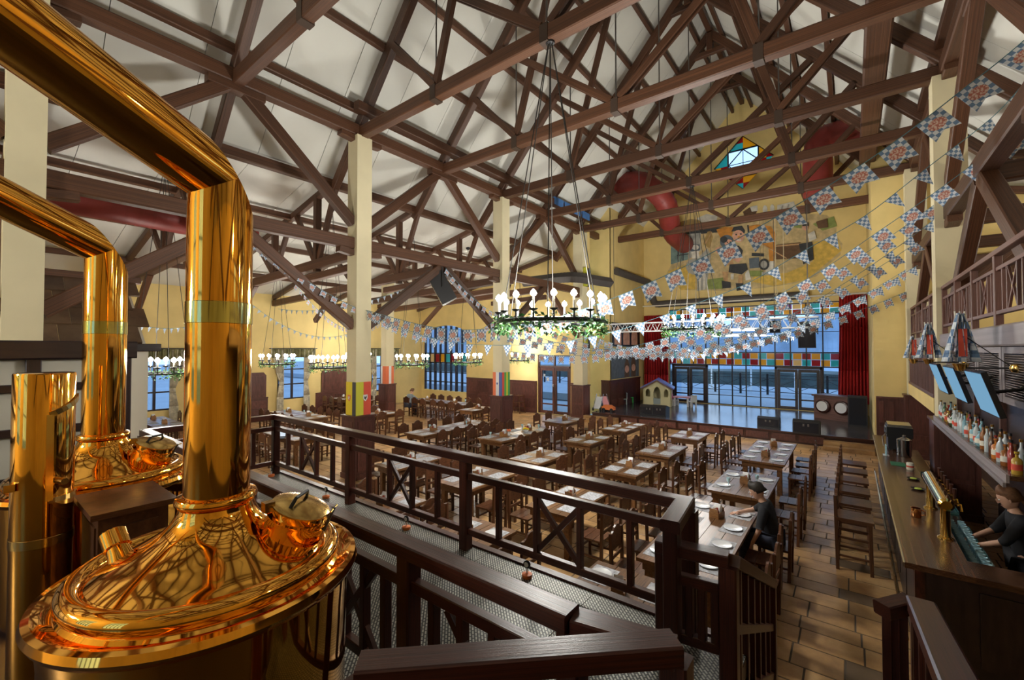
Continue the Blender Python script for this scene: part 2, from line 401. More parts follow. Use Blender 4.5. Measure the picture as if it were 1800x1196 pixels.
def tile_mesh(w_, h_, mat):
    k = (round(w_, 3), round(h_, 3), mat)
    if k not in _tm:
        g = .007; x, y = w_ / 2 - g, h_ / 2 - g; c = .006; m = MB()
        m.v = [(-x, -y, -.02), (x, -y, -.02), (x, y, -.02), (-x, y, -.02), (-x, -y, -c), (x, -y, -c), (x, y, -c), (-x, y, -c), (-x + c, -y + c, 0), (x - c, -y + c, 0), (x - c, y - c, 0), (-x + c, y - c, 0)]
        m.f = [(0, 1, 5, 4), (1, 2, 6, 5), (2, 3, 7, 6), (3, 0, 4, 7), (4, 5, 9, 8), (5, 6, 10, 9), (6, 7, 11, 10), (7, 4, 8, 11), (8, 9, 10, 11)]; m.mi = [0] * 9
        _tm[k] = m.mesh('tile', mat)
    return _tm[k]
for t_ in tiles[:295]:
    xc = (t_[0] + t_[1]) / 2
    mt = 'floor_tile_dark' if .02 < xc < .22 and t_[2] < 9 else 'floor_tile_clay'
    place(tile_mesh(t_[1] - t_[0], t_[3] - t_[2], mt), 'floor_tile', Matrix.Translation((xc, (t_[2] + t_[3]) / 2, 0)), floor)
m = MB()
for t_ in tiles[295:]:
    g = .007; x0, x1, y0, y1 = t_[0] + g, t_[1] - g, t_[2] + g, t_[3] - g; k = len(m.v)
    m.v += [(x0, y0, -.01), (x1, y0, -.01), (x1, y1, -.01), (x0, y1, -.01), (x0 + .006, y0 + .006, 0), (x1 - .006, y0 + .006, 0), (x1 - .006, y1 - .006, 0), (x0 + .006, y1 - .006, 0)]
    for q in ((0, 1, 5, 4), (1, 2, 6, 5), (2, 3, 7, 6), (3, 0, 4, 7), (4, 5, 6, 7)): m.f.append(tuple(k + i for i in q)); m.mi.append(0)
o = m.build('floor_tiles_beyond', 'floor_tile_clay', floor, world=True); o['kind'] = 'stuff'

# ---- walls
zA = 6.0
# aisle wall with windows (X = XA), two big windows in view
side_w = [(-1.9, -.3), (4.35, 5.75), (9.85, 11.35), (15.2, 16.7)]
wall_side = wall_flat('wall_left', rect(YB, YS, 0, 6.2), [rect(a, b_, .85, 3.05) for a, b_ in side_w], 'x', XA, XA - .3)
# proscenium wall left part: big arched window and glazed door
arch = [(-22.15, .75), (-18.3, .75), (-18.3, 4.25), (-18.7, 4.6), (-19.4, 4.8), (-20.2, 4.86), (-21.0, 4.8), (-21.7, 4.6), (-22.15, 4.3)]
door_hole = rect(-13.1, -11.1, 0, 3.06)
wall_front = wall_flat('wall_front', [(XA - .3, 0), (-10.15, 0), (-10.15, 9.9), (-11.6, 8.4), (XA - .3, 6.2)], [arch, rect(-13.1, -11.1, .02, 3.06)], 'y', YS, YS + .25)
wall_flat('wall_recess', rect(-10.9, -9.7, 0, 10.6), [], 'y', 20.5, 20.65)
wall_flat('wall_stage_left', rect(20.56, YW, 0, 10.8), [], 'x', -9.7, -9.9)
wall_flat('wall_stage_right', rect(YS + .12, YW, 0, 10.9), [], 'x', .58, .76)
wall_flat('wall_front_right', [(.58, 0), (4.6, 0), (4.6, 7.9), (3.2, 8.2), (1.9, 9.5), (.58, 10.8)], [], 'y', YS, YS + .25)
# stage window wall with gable and star window
ROSE = (-4.375, 13.15); RR = 1.42
rose_hole = [(ROSE[0], ROSE[1] - RR), (ROSE[0] + RR, ROSE[1]), (ROSE[0], ROSE[1] + RR), (ROSE[0] - RR, ROSE[1])]
wall_end = wall_flat('wall_stage_end', [(-9.9, 0), (.76, 0), (.76, 11.0), (XM, 16.75), (-9.9, 10.9)], [rect(-8.25, -.42, .42, 5.62), rose_hole], 'y', YW, YW + .25)
# hall end behind the camera: three tall windows
bw = [(-7.6, -5.4), (-3.4, -1.2)]
wall_flat('wall_back', [(XA - .3, 0), (XG + .3, 0), (XG + .3, 7.2), (3.2, 8.3), (XM, 16.9), (-11.8, 8.4), (XA - .3, 6.2)], [rect(a, b_, 2.2, 7.0) for a, b_ in bw], 'y', YB, YB - .3)
wall_flat('wall_right', rect(YB, YS, 0, 7.3), [rect(12.2, 13.6, 4.9, 6.0), rect(7.0, 8.6, 4.9, 6.0)], 'x', XG, XG + .3)
for i_, (a, b_) in enumerate(bw):
    g_ = struct(MB().b2(a, b_, YB - .16, YB - .15, 2.2, 7.0).build('window_%d' % (20 + i_), 'window_glass'))
    for q in range(6):
        x_ = a + (b_ - a) * q / 5; MB().b2(x_ - .05, x_ + .05, YB - .2, YB - .08, 2.2, 7.0).build('mullion', 'black_metal', g_, world=True)
    for zz in (3.4, 4.6, 5.8): MB().b2(a, b_, YB - .2, YB - .08, zz - .03, zz + .03).build('glazing_bar', 'black_metal', g_, world=True)

# ---- ceilings: boards between dark seams, laid over the timbers
def slope_boards(name, p_low, p_high, y0, y1, step, inset=.012, start=0.0):
    """p_low/p_high: (x, z) ends of the slope; boards run up the slope, seams every `step` along y"""
    base = sgroup(name, ((p_low[0] + p_high[0]) / 2, (y0 + y1) / 2, p_low[1]))
    dx, dz = p_high[0] - p_low[0], p_high[1] - p_low[1]; L = math.hypot(dx, dz); nx, nz = -dz / L, dx / L
    if nz < 0: nx, nz = -nx, -nz
    MB().prism([(p_low[0] + nx * .05, y0, p_low[1] + nz * .05), (p_high[0] + nx * .05, y0, p_high[1] + nz * .05), (p_high[0] + nx * .12, y0, p_high[1] + nz * .12), (p_low[0] + nx * .12, y0, p_low[1] + nz * .12)], (0, y1 - y0, 0)).build('ceiling_backing', 'seam_black', base, world=True)
    y = y0 + start
    if start: y -= step
    while y < y1 - .05:
        a, b_ = max(y + inset / 2, y0), min(y + step - inset / 2, y1)
        if b_ - a > .05:
            MB().prism([(p_low[0], a, p_low[1]), (p_high[0], a, p_high[1]), (p_high[0] + nx * .03, a, p_high[1] + nz * .03), (p_low[0] + nx * .03, a, p_low[1] + nz * .03)], (0, b_ - a, 0)).build('ceiling_board', 'ceiling_board', base, world=True)
        y += step
    return base
CO = .44
zk = zr(-11.75, CO)
slope_boards('ceiling_nave_left', (-11.75, zk), (XM, zr(XM, CO)), YB, YW, 1.5, start=.65)
slope_boards('ceiling_nave_right', (3.0, zk), (XM, zr(XM, CO)), YB, YW, 1.5, start=.65)
slope_boards('ceiling_aisle_left', (XA, 6.05), (-11.75, zk), YB, YS, 1.5, start=.65)
slope_boards('ceiling_aisle_right', (XG, 7.1), (3.0, zk), YB, YS, 1.5, start=.65)

# ---- columns
def banner_face(parent, origin, ux, w_, h_, stripes, crest=None):
    """stripes: list of colours left to right on a banner lying against a column face; origin = lower left corner, ux = unit vector to the right"""
    ux = Vector(ux); nrm = Vector((ux.y, -ux.x, 0)); o0 = Vector(origin)
    for i, cm in enumerate(stripes):
        a = o0 + ux * (w_ * i / len(stripes)); b_ = o0 + ux * (w_ * (i + 1) / len(stripes))
        MB().prism([a, b_, b_ + Vector((0, 0, h_)), a + Vector((0, 0, h_))], nrm * .012).build('stripe', cm, parent, world=True)
    if crest:
        c = o0 + ux * (w_ * crest[0]) + Vector((0, 0, h_ * .52)) + nrm * .012; s_ = w_ * .3
        pts = [(-.5, .6), (.5, .6), (.5, -.1), (.3, -.45), (0, -.7), (-.3, -.45), (-.5, -.1)]
        sh = MB().prism([c + ux * (s_ * p[0]) + Vector((0, 0, s_ * p[1])) for p in pts], nrm * .006).build('crest_shield', crest[1], parent, world=True)
        pts2 = [(-.2, .35), (0, .1), (.2, .4), (.3, 0), (.1, -.1), (.15, -.45), (-.1, -.3), (-.3, -.1)]
        MB().prism([c + nrm * .006 + ux * (s_ * p[0]) + Vector((0, 0, s_ * p[1])) for p in pts2], nrm * .005).build('crest_figure', crest[2], parent, world=True)
plain('flag_yellow', (0.85, 0.68, 0.03), 0.7); plain('flag_lime', (0.62, 0.62, 0.05), 0.7); plain('flag_black', (0.05, 0.05, 0.06), 0.7); plain('flag_red', (0.70, 0.09, 0.05), 0.7); plain('flag_orange', (0.80, 0.20, 0.08), 0.7)
plain('flag_white', (0.78, 0.78, 0.78), 0.7); plain('flag_blue', (0.09, 0.14, 0.42), 0.7); plain('flag_green', (0.07, 0.40, 0.10), 0.7)
def column(xc, yc, h_, lbl, s_=.44, plinth=1.6, banners=None, full=True):
    c = thing('column', lbl, 'column', (xc, yc, 0), group='plastered columns of the hall'); 
    MB().b2(-s_ / 2, s_ / 2, -s_ / 2, s_ / 2, plinth + .05, h_).build('shaft', 'plaster_column', c)
    p_ = s_ / 2 + .08
    pl = MB().b2(-p_, p_, -p_, p_, 0, plinth).build('plinth', 'wainscot', c)
    MB().b2(-p_ - .03, p_ + .03, -p_ - .03, p_ + .03, plinth, plinth + .05).build('plinth_cap', 'wainscot', c)
    MB().b2(-p_ - .02, p_ + .02, -p_ - .02, p_ + .02, 0, .14).build('plinth_base', 'wainscot', c)
    for (z0, z1) in ((.22, .72), (.80, plinth - .1)):
        MB().b2(-p_ + .09, p_ - .09, -p_ - .012, -p_, z0, z1).build('raised_panel', 'wainscot', pl)
        MB().b2(p_, p_ + .012, -p_ + .09, p_ - .09, z0, z1).build('raised_panel', 'wainscot', pl)
    if banners:
        bz = plinth + .05
        if banners[0]: banner_face(c, (xc - s_ / 2, yc - s_ / 2, bz), (1, 0, 0), s_, .87, banners[0][0], banners[0][1])
        if banners[1]: banner_face(c, (xc + s_ / 2, yc - s_ / 2, bz), (0, 1, 0), s_, .87, banners[1][0], banners[1][1])
    return c
FY, FB, FR, FW, FBL, FG, FL, FO = 'flag_yellow', 'flag_black', 'flag_red', 'flag_white', 'flag_blue', 'flag_green', 'flag_lime', 'flag_orange'
column(XL, .65, 9.05, 'cream column standing behind the left copper kettle at picture edge')
column(XL, 6.65, 9.05, 'tall cream column wrapped in yellow, black and red banners', banners=(((FY, FY, FB), (.35, FO, FW)), ((FL, FL, FR, FR), (.62, FW, FB))))
column(XL, 12.65, 9.05, 'tall cream column wrapped in red, white, blue and green banners', banners=(((FO, FW, FBL), (.5, FW, FBL)), ((FR, FG, FL, FG), None)))
column(XL, 18.7, 9.05, 'cream column beside the glazed door left of the stage', s_=.5)
column(-18.4, 6.65, 6.7, 'cream aisle column seen between the copper pipes')
column(-18.4, 13.4, 6.8, 'far aisle column with red and white banner by the arched window', banners=(((FW, FO, FO), None), ((FO, FW, FO), None)))
for yc_, lb in ((12.65, 'cream column rising through the gallery railing behind the bar'), (18.6, 'cream column at the far end of the gallery beside the stage')):
    column(XR, yc_, 9.05, lb, s_=.5, plinth=1.9)

# ---- arcades: plate, lower beam, braces
def arcade(x, side, lbls):
    a = thing('arcade_frame', lbls, 'timber frame', (x, 9.6, 0), group='timber arcades between the columns')
    timber('arcade_plate', (x, YB, 9.22), (x, 25.1, 9.22), .26, .30, parent=a)
    timber('eaves_purlin', (x + side * .12, YB, zr(x) + .30), (x + side * .12, 25.1, zr(x) + .30), .14, .2, parent=a)
    for k in range(-1, 3):
        y0 = .65 + 6 * k; ym, y1 = y0 + 3, y0 + 6
        timber('lower_beam', (x, y0 + .22, 6.18), (x, y1 - .22, 6.18), .24, .30, parent=a)
        for s_ in (-1, 1):
            yc = y0 if s_ < 0 else y1; yi = yc - s_ * .2
            timber('upper_brace', (x, yi, 6.72), (x, ym + s_ * .12, 9.06), .2, .26, parent=a)
            timber('lower_brace', (x, yi, 4.0), (x, ym + s_ * .1, 6.02), .2, .26, parent=a)
            timber('bracket', (x, yi, 5.93), (x, yi - s_ * .42, 5.98), .22, .16, parent=a)
            timber('bracket', (x, yi, 8.98), (x, yi - s_ * .4, 9.02), .22, .14, parent=a)
        timber('bracket', (x, ym - .55, 8.98), (x, ym + .55, 8.98), .24, .18, parent=a)
    return a
arcade(XL, 1, 'brown timber arcade of plates and braces along the left columns')
arcade(XR, -1, 'brown timber arcade of plates and braces over the gallery')

# ---- trusses
plain('strap_iron', (.05, .03, .02), .6)
ORD = ['behind the camera', 'just behind the camera', 'above the copper kettles', 'first', 'second', 'third', 'fourth', 'fifth', 'sixth', 'seventh']
TL = {-3: 'open roof truss nearest the back wall windows', -2: 'open roof truss behind the brewing platform', -1: 'open roof truss straight above the brewing platform',
      0: 'nearest brown roof truss crossing the top left corner', 1: 'brown roof truss resting on the column with yellow banners', 2: 'brown roof truss between the two bannered columns',
      3: 'brown roof truss resting on the column with red-white-blue banners', 4: 'brown roof truss carrying the far chandelier', 5: 'brown roof truss over the front edge of the stage',
      6: 'farthest brown roof truss in front of the mural'}
for i in range(-3, 7):
    y = TY(i); t = thing('roof_truss', TL[i], 'roof truss', (XM, y, 9.0), group='open timber roof trusses')
    x0, x1 = XL + .05, XR - .05
    if i >= 6: x0, x1 = -9.7, .58
    timber('tie_beam', (x0 - .1, y, 9.18), (x1 + .1, y, 9.18), .22, .30, parent=t)
    for s_, xe in ((1, XL - .1), (-1, XR + .1)):
        xs = xe if i < 6 else (-9.7 if s_ > 0 else .58)
        timber('rafter', (xs, y, zr(xs)), (XM - s_ * .04, y, zr(XM) - .05), .20, .28, parent=t)
    timber('ridge_block', (XM, y, zr(XM) - .75), (XM, y, zr(XM) - .05), .22, .34, parent=t, upv=(0, 1, 0))
    timber('collar', (XM - .75, y, zr(XM) - .78), (XM + .75, y, zr(XM) - .78), .16, .2, parent=t)
    for q, xq in enumerate((-7.38, XM, -1.37)):
        rod('tie_rod', (xq, y, 9.1), (xq, y, zr(xq) - (.1 if q != 1 else .7)), .018, 'rod_steel', t)
        MB().b2(xq - .09, xq + .09, y - .12, y + .12, 9.01, 9.35).build('strap', 'strap_iron', t, world=True)
    for s_ in (1, -1):
        xa = -7.38 if s_ > 0 else -1.37
        for dy in (-.07, .07):
            timber('strut', (XM - s_ * .1, y + dy, 9.35), (XM - s_ * 3.55, y + dy, zr(XM - s_ * 3.55) - .12), .06, .16, parent=t)
            timber('strut', (xa, y + dy, 9.35), (xa - s_ * 1.55, y + dy, zr(xa - s_ * 1.55) - .1), .06, .16, parent=t)
        timber('strut', (xa, y, 9.4), (XM - s_ * 1.5, y, zr(XM - s_ * 1.5) - .12), .12, .18, parent=t)
    if i <= 5:
        # outer spread: lower rafter, aisle tie and struts
        for s_, xc, xo, zo in ((-1, XL, XA, 5.95), (1, XR, XG, 6.95)):
            timber('lower_rafter', (xc, y, zr(xc) - .0), (xc + s_ * 1.4, y, zr(xc) - 1.4 * SL - .02), .18, .24, parent=t)
            timber('aisle_rafter', (xc + s_ * 1.3, y, zk - .2), (xo, y, zo - .05), .16, .2, parent=t)
# purlins of the nave roof
def purlin(x, lbl):
    o = timber('purlin', (x, YB, zr(x) + .30), (x, YW, zr(x) + .30), .13, .19)
    return tag(o, lbl, 'beam', 'long purlins under the nave ceiling')
NM = ['lowest', 'second', 'third', 'fourth', 'fifth', 'topmost']
for k, xq in enumerate((-9.25, -8.3, -7.33, -6.5, -5.65, -4.82)):
    purlin(xq, '%s long brown purlin up the left slope of the nave roof' % NM[k])
    purlin(XL + XR - xq, '%s long brown purlin up the right slope of the nave roof' % NM[k])
tag(timber('ridge_beam', (XM, YB, zr(XM) + .12), (XM, YW, zr(XM) + .12), .2, .2), 'long dark ridge beam at the peak of the nave roof', 'beam')
tag(timber('hung_beam', (-9.95, 6.25, zr(-9.95) - .28), (-9.95, 21.0, zr(-9.95) - .28), .22, .24), 'thick beam with cut end hung beneath the left rafters', 'beam')
tag(timber('eaves_beam', (-11.75, YB, zk - .22), (-11.75, YS, zk - .22), .2, .24), 'brown beam at the bend between nave roof and aisle roof', 'beam')
tag(timber('eaves_beam', (3.0, YB, zk - .22), (3.0, YS, zk - .22), .2, .24), 'brown beam at the roof bend above the gallery', 'beam')
for xq, lb in ((-14.2, 'upper brown purlin under the left aisle ceiling'), (-16.6, 'middle brown purlin under the left aisle ceiling'), (-19.6, 'lower brown purlin under the left aisle ceiling')):
    zq = 6.05 + (zk - 6.05) * (xq - XA) / (-11.75 - XA) - .2
    tag(timber('purlin', (xq, YB, zq), (xq, YS, zq), .13, .18), lb, 'beam', 'purlins of the left aisle')
# aisle ties with queen posts
AT = {0: 'aisle tie beam framed behind the two copper pipes', 1: 'aisle tie beam running left from the yellow-bannered column', 2: 'aisle tie beam behind the hanging black speaker', 3: 'aisle tie beam running left from the red-white-blue column', 4: 'aisle tie beam next to the far wall with the arched window', -1: 'aisle tie beam level with the leftmost column'}
for i in range(-1, 5):
    y = TY(i); t = thing('aisle_tie', AT[i], 'timber frame', (-16, y, 5), group='aisle tie beams with struts')
    timber('tie_beam', (XL, y, 5.98), (XA, y, 5.62), .2, .28, parent=t)
    timber('tie_beam', (XL, y, 5.62), (-13.4, y, 5.52), .2, .2, parent=t)
    for xq in (-12.6, -15.4):
        zt = 6.05 + (zk - 6.05) * (xq - XA) / (-11.75 - XA) - .2
        timber('queen_post', (xq, y, 5.7), (xq, y, zt), .18, .18, parent=t, upv=(0, 1, 0))
        timber('strut', (xq, y, 5.85), (xq - 1.3, y, zt - .32), .12, .16, parent=t)
        timber('strut', (xq, y, 5.85), (xq + 1.0, y, zt + .0), .12, .16, parent=t)
    timber('strut', (-18.4, y, 4.6), (-16.9, y, 5.7), .16, .2, parent=t)
# gallery timbers on the right
for i in (2, 3, 4, 5):
    y = TY(i); t = thing('gallery_tie', 'brown tie beam over the gallery, %s from the camera' % ['first', 'second', 'third', 'fourth'][i - 2], 'timber frame', (4.5, y, 6), group='gallery tie beams')
    timber('tie_beam', (XR, y, 6.05), (XG, y, 6.05), .2, .28, parent=t)
    timber('strut', (XR + .2, y, 4.6), (3.2, y, 6.0), .16, .2, parent=t)
    timber('queen_post', (4.2, y, 6.1), (4.2, y, 7.4), .18, .18, parent=t, upv=(0, 1, 0))
# ================================================================== STAGE, WINDOWS, DOORS
ZS = .40
stage = struct(MB().b2(-9.7, .58, 18.6, YW, .0, ZS - .03).build('floor_stage', 'rail_wood'))
yq = 18.6; k = 0
while yq < YW - .01:
    MB().b2(-9.7, .58, yq + .004, min(yq + .33, YW) - .004, ZS - .03, ZS).build('stage_board', 'stage_wood', stage, world=True); yq += .33
for k in range(9):
    xa = -8.3 + k * .84; MB().b2(xa + .05, xa + .79, 18.57, 18.6, .07, ZS - .09).build('riser_panel', 'wainscot', stage, world=True)
MB().b2(-9.7, .58, 18.54, 18.6, ZS - .05, ZS).build('stage_nosing', 'rail_wood', stage, world=True)
st = thing('stage_steps', 'low wooden steps with mosaic risers at the right end of the stage', 'steps', (-.1, 18.3, 0))
for k in range(2): MB().b2(-.8, .55, 17.95 + k * .32, 18.54, k * .13 + .005, k * .13 + .13).build('step', 'floor_tile_clay', st, world=True)
st = thing('stage_steps', 'tiled steps leading up to the left end of the stage', 'steps', (-9.0, 18.3, 0))
for k in range(2): MB().b2(-10.0, -8.35, 17.95 + k * .32, 18.54, k * .13 + .005, k * .13 + .13).build('step', 'floor_tile_clay', st, world=True)
# stage window
WX0, WX1 = -8.25, -.42
win = sgroup('window_1', ((WX0 + WX1) / 2, YW + .1, ZS))
nb = 12; bwid = (WX1 - WX0) / nb
for k in range(nb + 1):
    if k in (8, 9, 10) : z0_ = 2.5
    else: z0_ = ZS
    if k in (1, 2, 3): z0_ = 2.5
    x_ = WX0 + k * bwid; MB().b2(x_ - .025, x_ + .025, YW + .06, YW + .16, z0_, 5.62).build('mullion', 'black_metal', win, world=True)
for zz, hh in ((2.52, .06), (3.20, .06), (5.06, .06), (5.6, .06), (ZS + .03, .06), (.92, .035), (4.2, .03)):
    segs = [(WX0, WX1)] if zz > 2 else [(WX0, -8.1), (-6.2, -3.05), (-1.1, WX1)]
    for a, b_ in segs: MB().b2(a, b_, YW + .07, YW + .15, zz - hh / 2, zz + hh / 2).build('transom_bar', 'black_metal', win, world=True)
for k in range(nb):
    a = WX0 + k * bwid + .02; b_ = a + bwid - .04
    for (z0_, z1_) in ((3.23, 5.03),) + (((.95, 2.49), (ZS + .06, .9)) if k in (0, 4, 5, 6, 7, 11) else ()):
        MB().b2(a, b_, YW + .105, YW + .115, z0_, z1_).build('pane', 'window_glass', win, world=True)
seqA = ['teal', 'crimson', 'amber', 'crimson', 'amber', 'teal', 'amber', 'crimson', 'amber', 'teal', 'crimson', 'amber', 'teal', 'amber', 'crimson', 'teal', 'amber', 'crimson', 'amber', 'teal', 'crimson']
seqB = ['crimson', 'amber', 'teal', 'amber', 'crimson', 'amber', 'crimson', 'amber', 'crimson', 'amber', 'teal', 'crimson', 'amber', 'teal', 'amber', 'crimson', 'peach', 'teal', 'crimson', 'amber', 'teal']
seqC = ['teal', 'amber', 'peach', 'teal', 'crimson', 'peach', 'amber', 'teal', 'crimson', 'amber', 'teal', 'peach', 'crimson', 'teal', 'amber', 'violet', 'peach', 'amber', 'teal', 'crimson', 'amber']
seqD = ['amber', 'teal', 'crimson', 'peach', 'teal', 'amber', 'crimson', 'teal', 'amber', 'peach', 'crimson', 'teal', 'amber', 'crimson', 'teal', 'amber', 'crimson', 'peach', 'teal', 'amber', 'teal']
pw = (WX1 - WX0) / 21
for rowi, (seq, z0_, z1_) in enumerate(((seqA, 2.87, 3.17), (seqB, 2.55, 2.85), (seqC, 5.33, 5.57), (seqD, 5.09, 5.32))):
    for k in range(21):
        MB().b2(WX0 + k * pw + .012, WX0 + (k + 1) * pw - .012, YW + .10, YW + .12, z0_ + .006, z1_ - .006).build('stained_pane', 'stained_' + seq[k], win, world=True)
def glazed_door(name, x0, x1, y, z0, z1, fr='dark_panel', leaves=2, glass='window_glass', toprail=.14):
    d = sgroup(name, ((x0 + x1) / 2, y, z0))
    MB().b2(x0, x0 + .1, y - .06, y + .06, z0, z1).build('door_frame', fr, d, world=True); MB().b2(x1 - .1, x1, y - .06, y + .06, z0, z1).build('door_frame', fr, d, world=True)
    MB().b2(x0, x1, y - .06, y + .06, z1 - .1, z1).build('door_frame', fr, d, world=True)
    lw = (x1 - x0 - .2) / leaves
    for q in range(leaves):
        a = x0 + .1 + q * lw; b_ = a + lw
        lf = MB()
        lf.b2(a + .01, a + .13, y - .03, y + .03, z0 + .01, z1 - .11); lf.b2(b_ - .13, b_ - .01, y - .03, y + .03, z0 + .01, z1 - .11)
        lf.b2(a + .13, b_ - .13, y - .03, y + .03, z0 + .01, z0 + .16); lf.b2(a + .13, b_ - .13, y - .03, y + .03, z1 - .25, z1 - .11); lf.b2(a + .13, b_ - .13, y - .025, y + .025, z0 + .46, z0 + .53)
        lo = lf.build('door_leaf', fr, d, world=True)
        MB().b2(a + .13, b_ - .13, y - .006, y + .006, z0 + .53, z1 - .25).build('pane', glass, lo, world=True); MB().b2(a + .13, b_ - .13, y - .006, y + .006, z0 + .16, z0 + .46).build('pane', glass, lo, world=True)
        hx = b_ - .07 if q == 0 else a + .07
        MB().tube([(hx, y - .07, z0 + .9), (hx, y - .07, z0 + 1.5)], .014, 6).build('door_handle', 'steel', lo, world=True)
    return d
glazed_door('door_1', -3.05, -1.1, YW + .1, ZS, 2.49)
glazed_door('door_2', -8.1, -6.2, YW + .1, ZS, 2.49)
# aisle entrance door with transom light
glazed_door('door_3', -13.1, -11.1, YS + .1, .02, 2.5, fr='wainscot')
tr_ = sgroup('window_2', (-12.1, YS + .1, 2.5))
MB().b2(-13.1, -11.1, YS + .095, YS + .105, 2.55, 3.02).build('pane', 'window_glass', tr_, world=True)
for xq in (-13.07, -12.1, -11.13): MB().b2(xq - .04, xq + .04, YS + .05, YS + .15, 2.5, 3.06).build('mullion', 'wainscot', tr_, world=True)
MB().b2(-13.1, -11.1, YS + .05, YS + .15, 3.0, 3.06).build('transom_bar', 'wainscot', tr_, world=True)
for px_, py_, s_ in ((963, 667, .16), (957, 660, .12), (972, 678, .1)):
    p = aty(px_, py_, YS + .06); tag(MB().b2(p.x - s_ / 2, p.x + s_ / 2, YS + .055, YS + .06, p.z - s_ * .6, p.z + s_ * .6).build('door_notice', 'paper'), 'small white paper notice taped on the glass door, %s' % {.16: 'largest', .12: 'upper', .1: 'lower'}[s_], 'notice', 'notices on the glass door')
# arched aisle window
aw = sgroup('window_3', (-20.2, YS + .1, .75))
def arch_z(x):
    for (a, za), (b_, zb) in zip([(-22.15, 4.3), (-21.7, 4.6), (-21.0, 4.8), (-20.2, 4.86), (-19.4, 4.8), (-18.7, 4.6)], [(-21.7, 4.6), (-21.0, 4.8), (-20.2, 4.86), (-19.4, 4.8), (-18.7, 4.6), (-18.3, 4.25)]):
        if a <= x <= b_: return za + (zb - za) * (x - a) / (b_ - a)
    return 4.25
for k in range(9):
    xq = -22.15 + k * 3.85 / 8; th = .05 if k % 2 else .09
    MB().b2(xq - th / 2, xq + th / 2, YS + .04, YS + .2, .75, arch_z(max(-22.14, min(-18.31, xq))) - .02).build('mullion', 'dark_panel', aw, world=True)
for zz in (1.3, 1.9, 2.5, 3.1): MB().b2(-22.15, -18.3, YS + .07, YS + .17, zz - .03, zz + .03).build('transom_bar', 'black_metal', aw, world=True)
cw = ['teal', 'peach', 'crimson', 'amber', 'teal', 'crimson', 'amber', 'teal']
for k in range(8):
    a = -22.15 + k * 3.85 / 8 + .03; b_ = a + 3.85 / 8 - .06
    for z0_, z1_ in ((.78, 1.27), (1.33, 1.87), (1.93, 2.47)): MB().b2(a, b_, YS + .115, YS + .125, z0_, z1_).build('pane', 'window_glass', aw, world=True)
    MB().b2(a, b_, YS + .11, YS + .13, 2.54, 3.06).build('stained_pane', 'stained_' + cw[k], aw, world=True)
    MB().b2(a, b_, YS + .115, YS + .125, 3.14, min(arch_z(a), arch_z(min(b_, -18.31))) - .03).build('pane', 'window_glass', aw, world=True)
# star window in the gable
rw = sgroup('window_4', (ROSE[0], YW + .1, ROSE[1] - RR))
q = RR / 2
def rp_(dx, dz, y=YW + .1): return (ROSE[0] + dx, y, ROSE[1] + dz)
for (a, b_) in (((-q, -q), (0, 0)), ((0, -q), (q, 0)), ((-q, 0), (0, q)), ((0, 0), (q, q))):
    MB().prism([rp_(a[0], a[1]), rp_(b_[0], a[1]), rp_(b_[0], b_[1]), rp_(a[0], b_[1])], (0, .01, 0)).build('pane', 'window_glass', rw, world=True)
cc = ['crimson', 'amber', 'teal', 'crimson', 'amber', 'teal', 'amber', 'crimson', 'teal', 'crimson', 'teal', 'amber']; ci = 0
for (ax, az) in ((1, 0), (0, 1), (-1, 0), (0, -1)):
    # triangular tip on each side of the square, in three coloured panes
    px_, pz_ = -az, ax
    base = [(ax * q + px_ * q * s_, az * q + pz_ * q * s_) for s_ in (-1, 1)]; tip = (ax * RR, az * RR)
    f = lambda s_, t_: (ax * (q + (RR - q) * t_) + px_ * q * s_ * (1 - t_), az * (q + (RR - q) * t_) + pz_ * q * s_ * (1 - t_))
    for poly in ([f(-1, 0), f(0, 0), f(0, .5), f(-1, .5)], [f(0, 0), f(1, 0), f(1, .5), f(0, .5)], [f(-1, .5), f(0, .5), f(0, 1)], [f(0, .5), f(1, .5), f(0, 1)]):
        MB().prism([rp_(*p_) for p_ in poly], (0, .015, 0)).build('stained_pane', 'stained_' + cc[ci % 12], rw, world=True); ci += 1
    MB().bar(rp_(*base[0]), rp_(*tip), .06, .06).build('lead_bar', 'black_metal', rw, world=True); MB().bar(rp_(*base[1]), rp_(*tip), .06, .06).build('lead_bar', 'black_metal', rw, world=True); MB().bar(rp_(*base[0]), rp_(*base[1]), .06, .06).build('lead_bar', 'black_metal', rw, world=True)
for a, b_ in (((-q, 0), (q, 0)), ((0, -q), (0, q))): MB().bar(rp_(*a), rp_(*b_), .03, .03).build('lead_bar', 'black_metal', rw, world=True)
for a, b_ in (((-q, 0), (0, q)), ((0, q), (q, 0)), ((q, 0), (0, -q)), ((0, -q), (-q, 0))): MB().bar(rp_(*a), rp_(*b_), .045, .045).build('lead_bar', 'teal_lead' if 'teal_lead' in MATS else 'black_metal', rw, world=True)
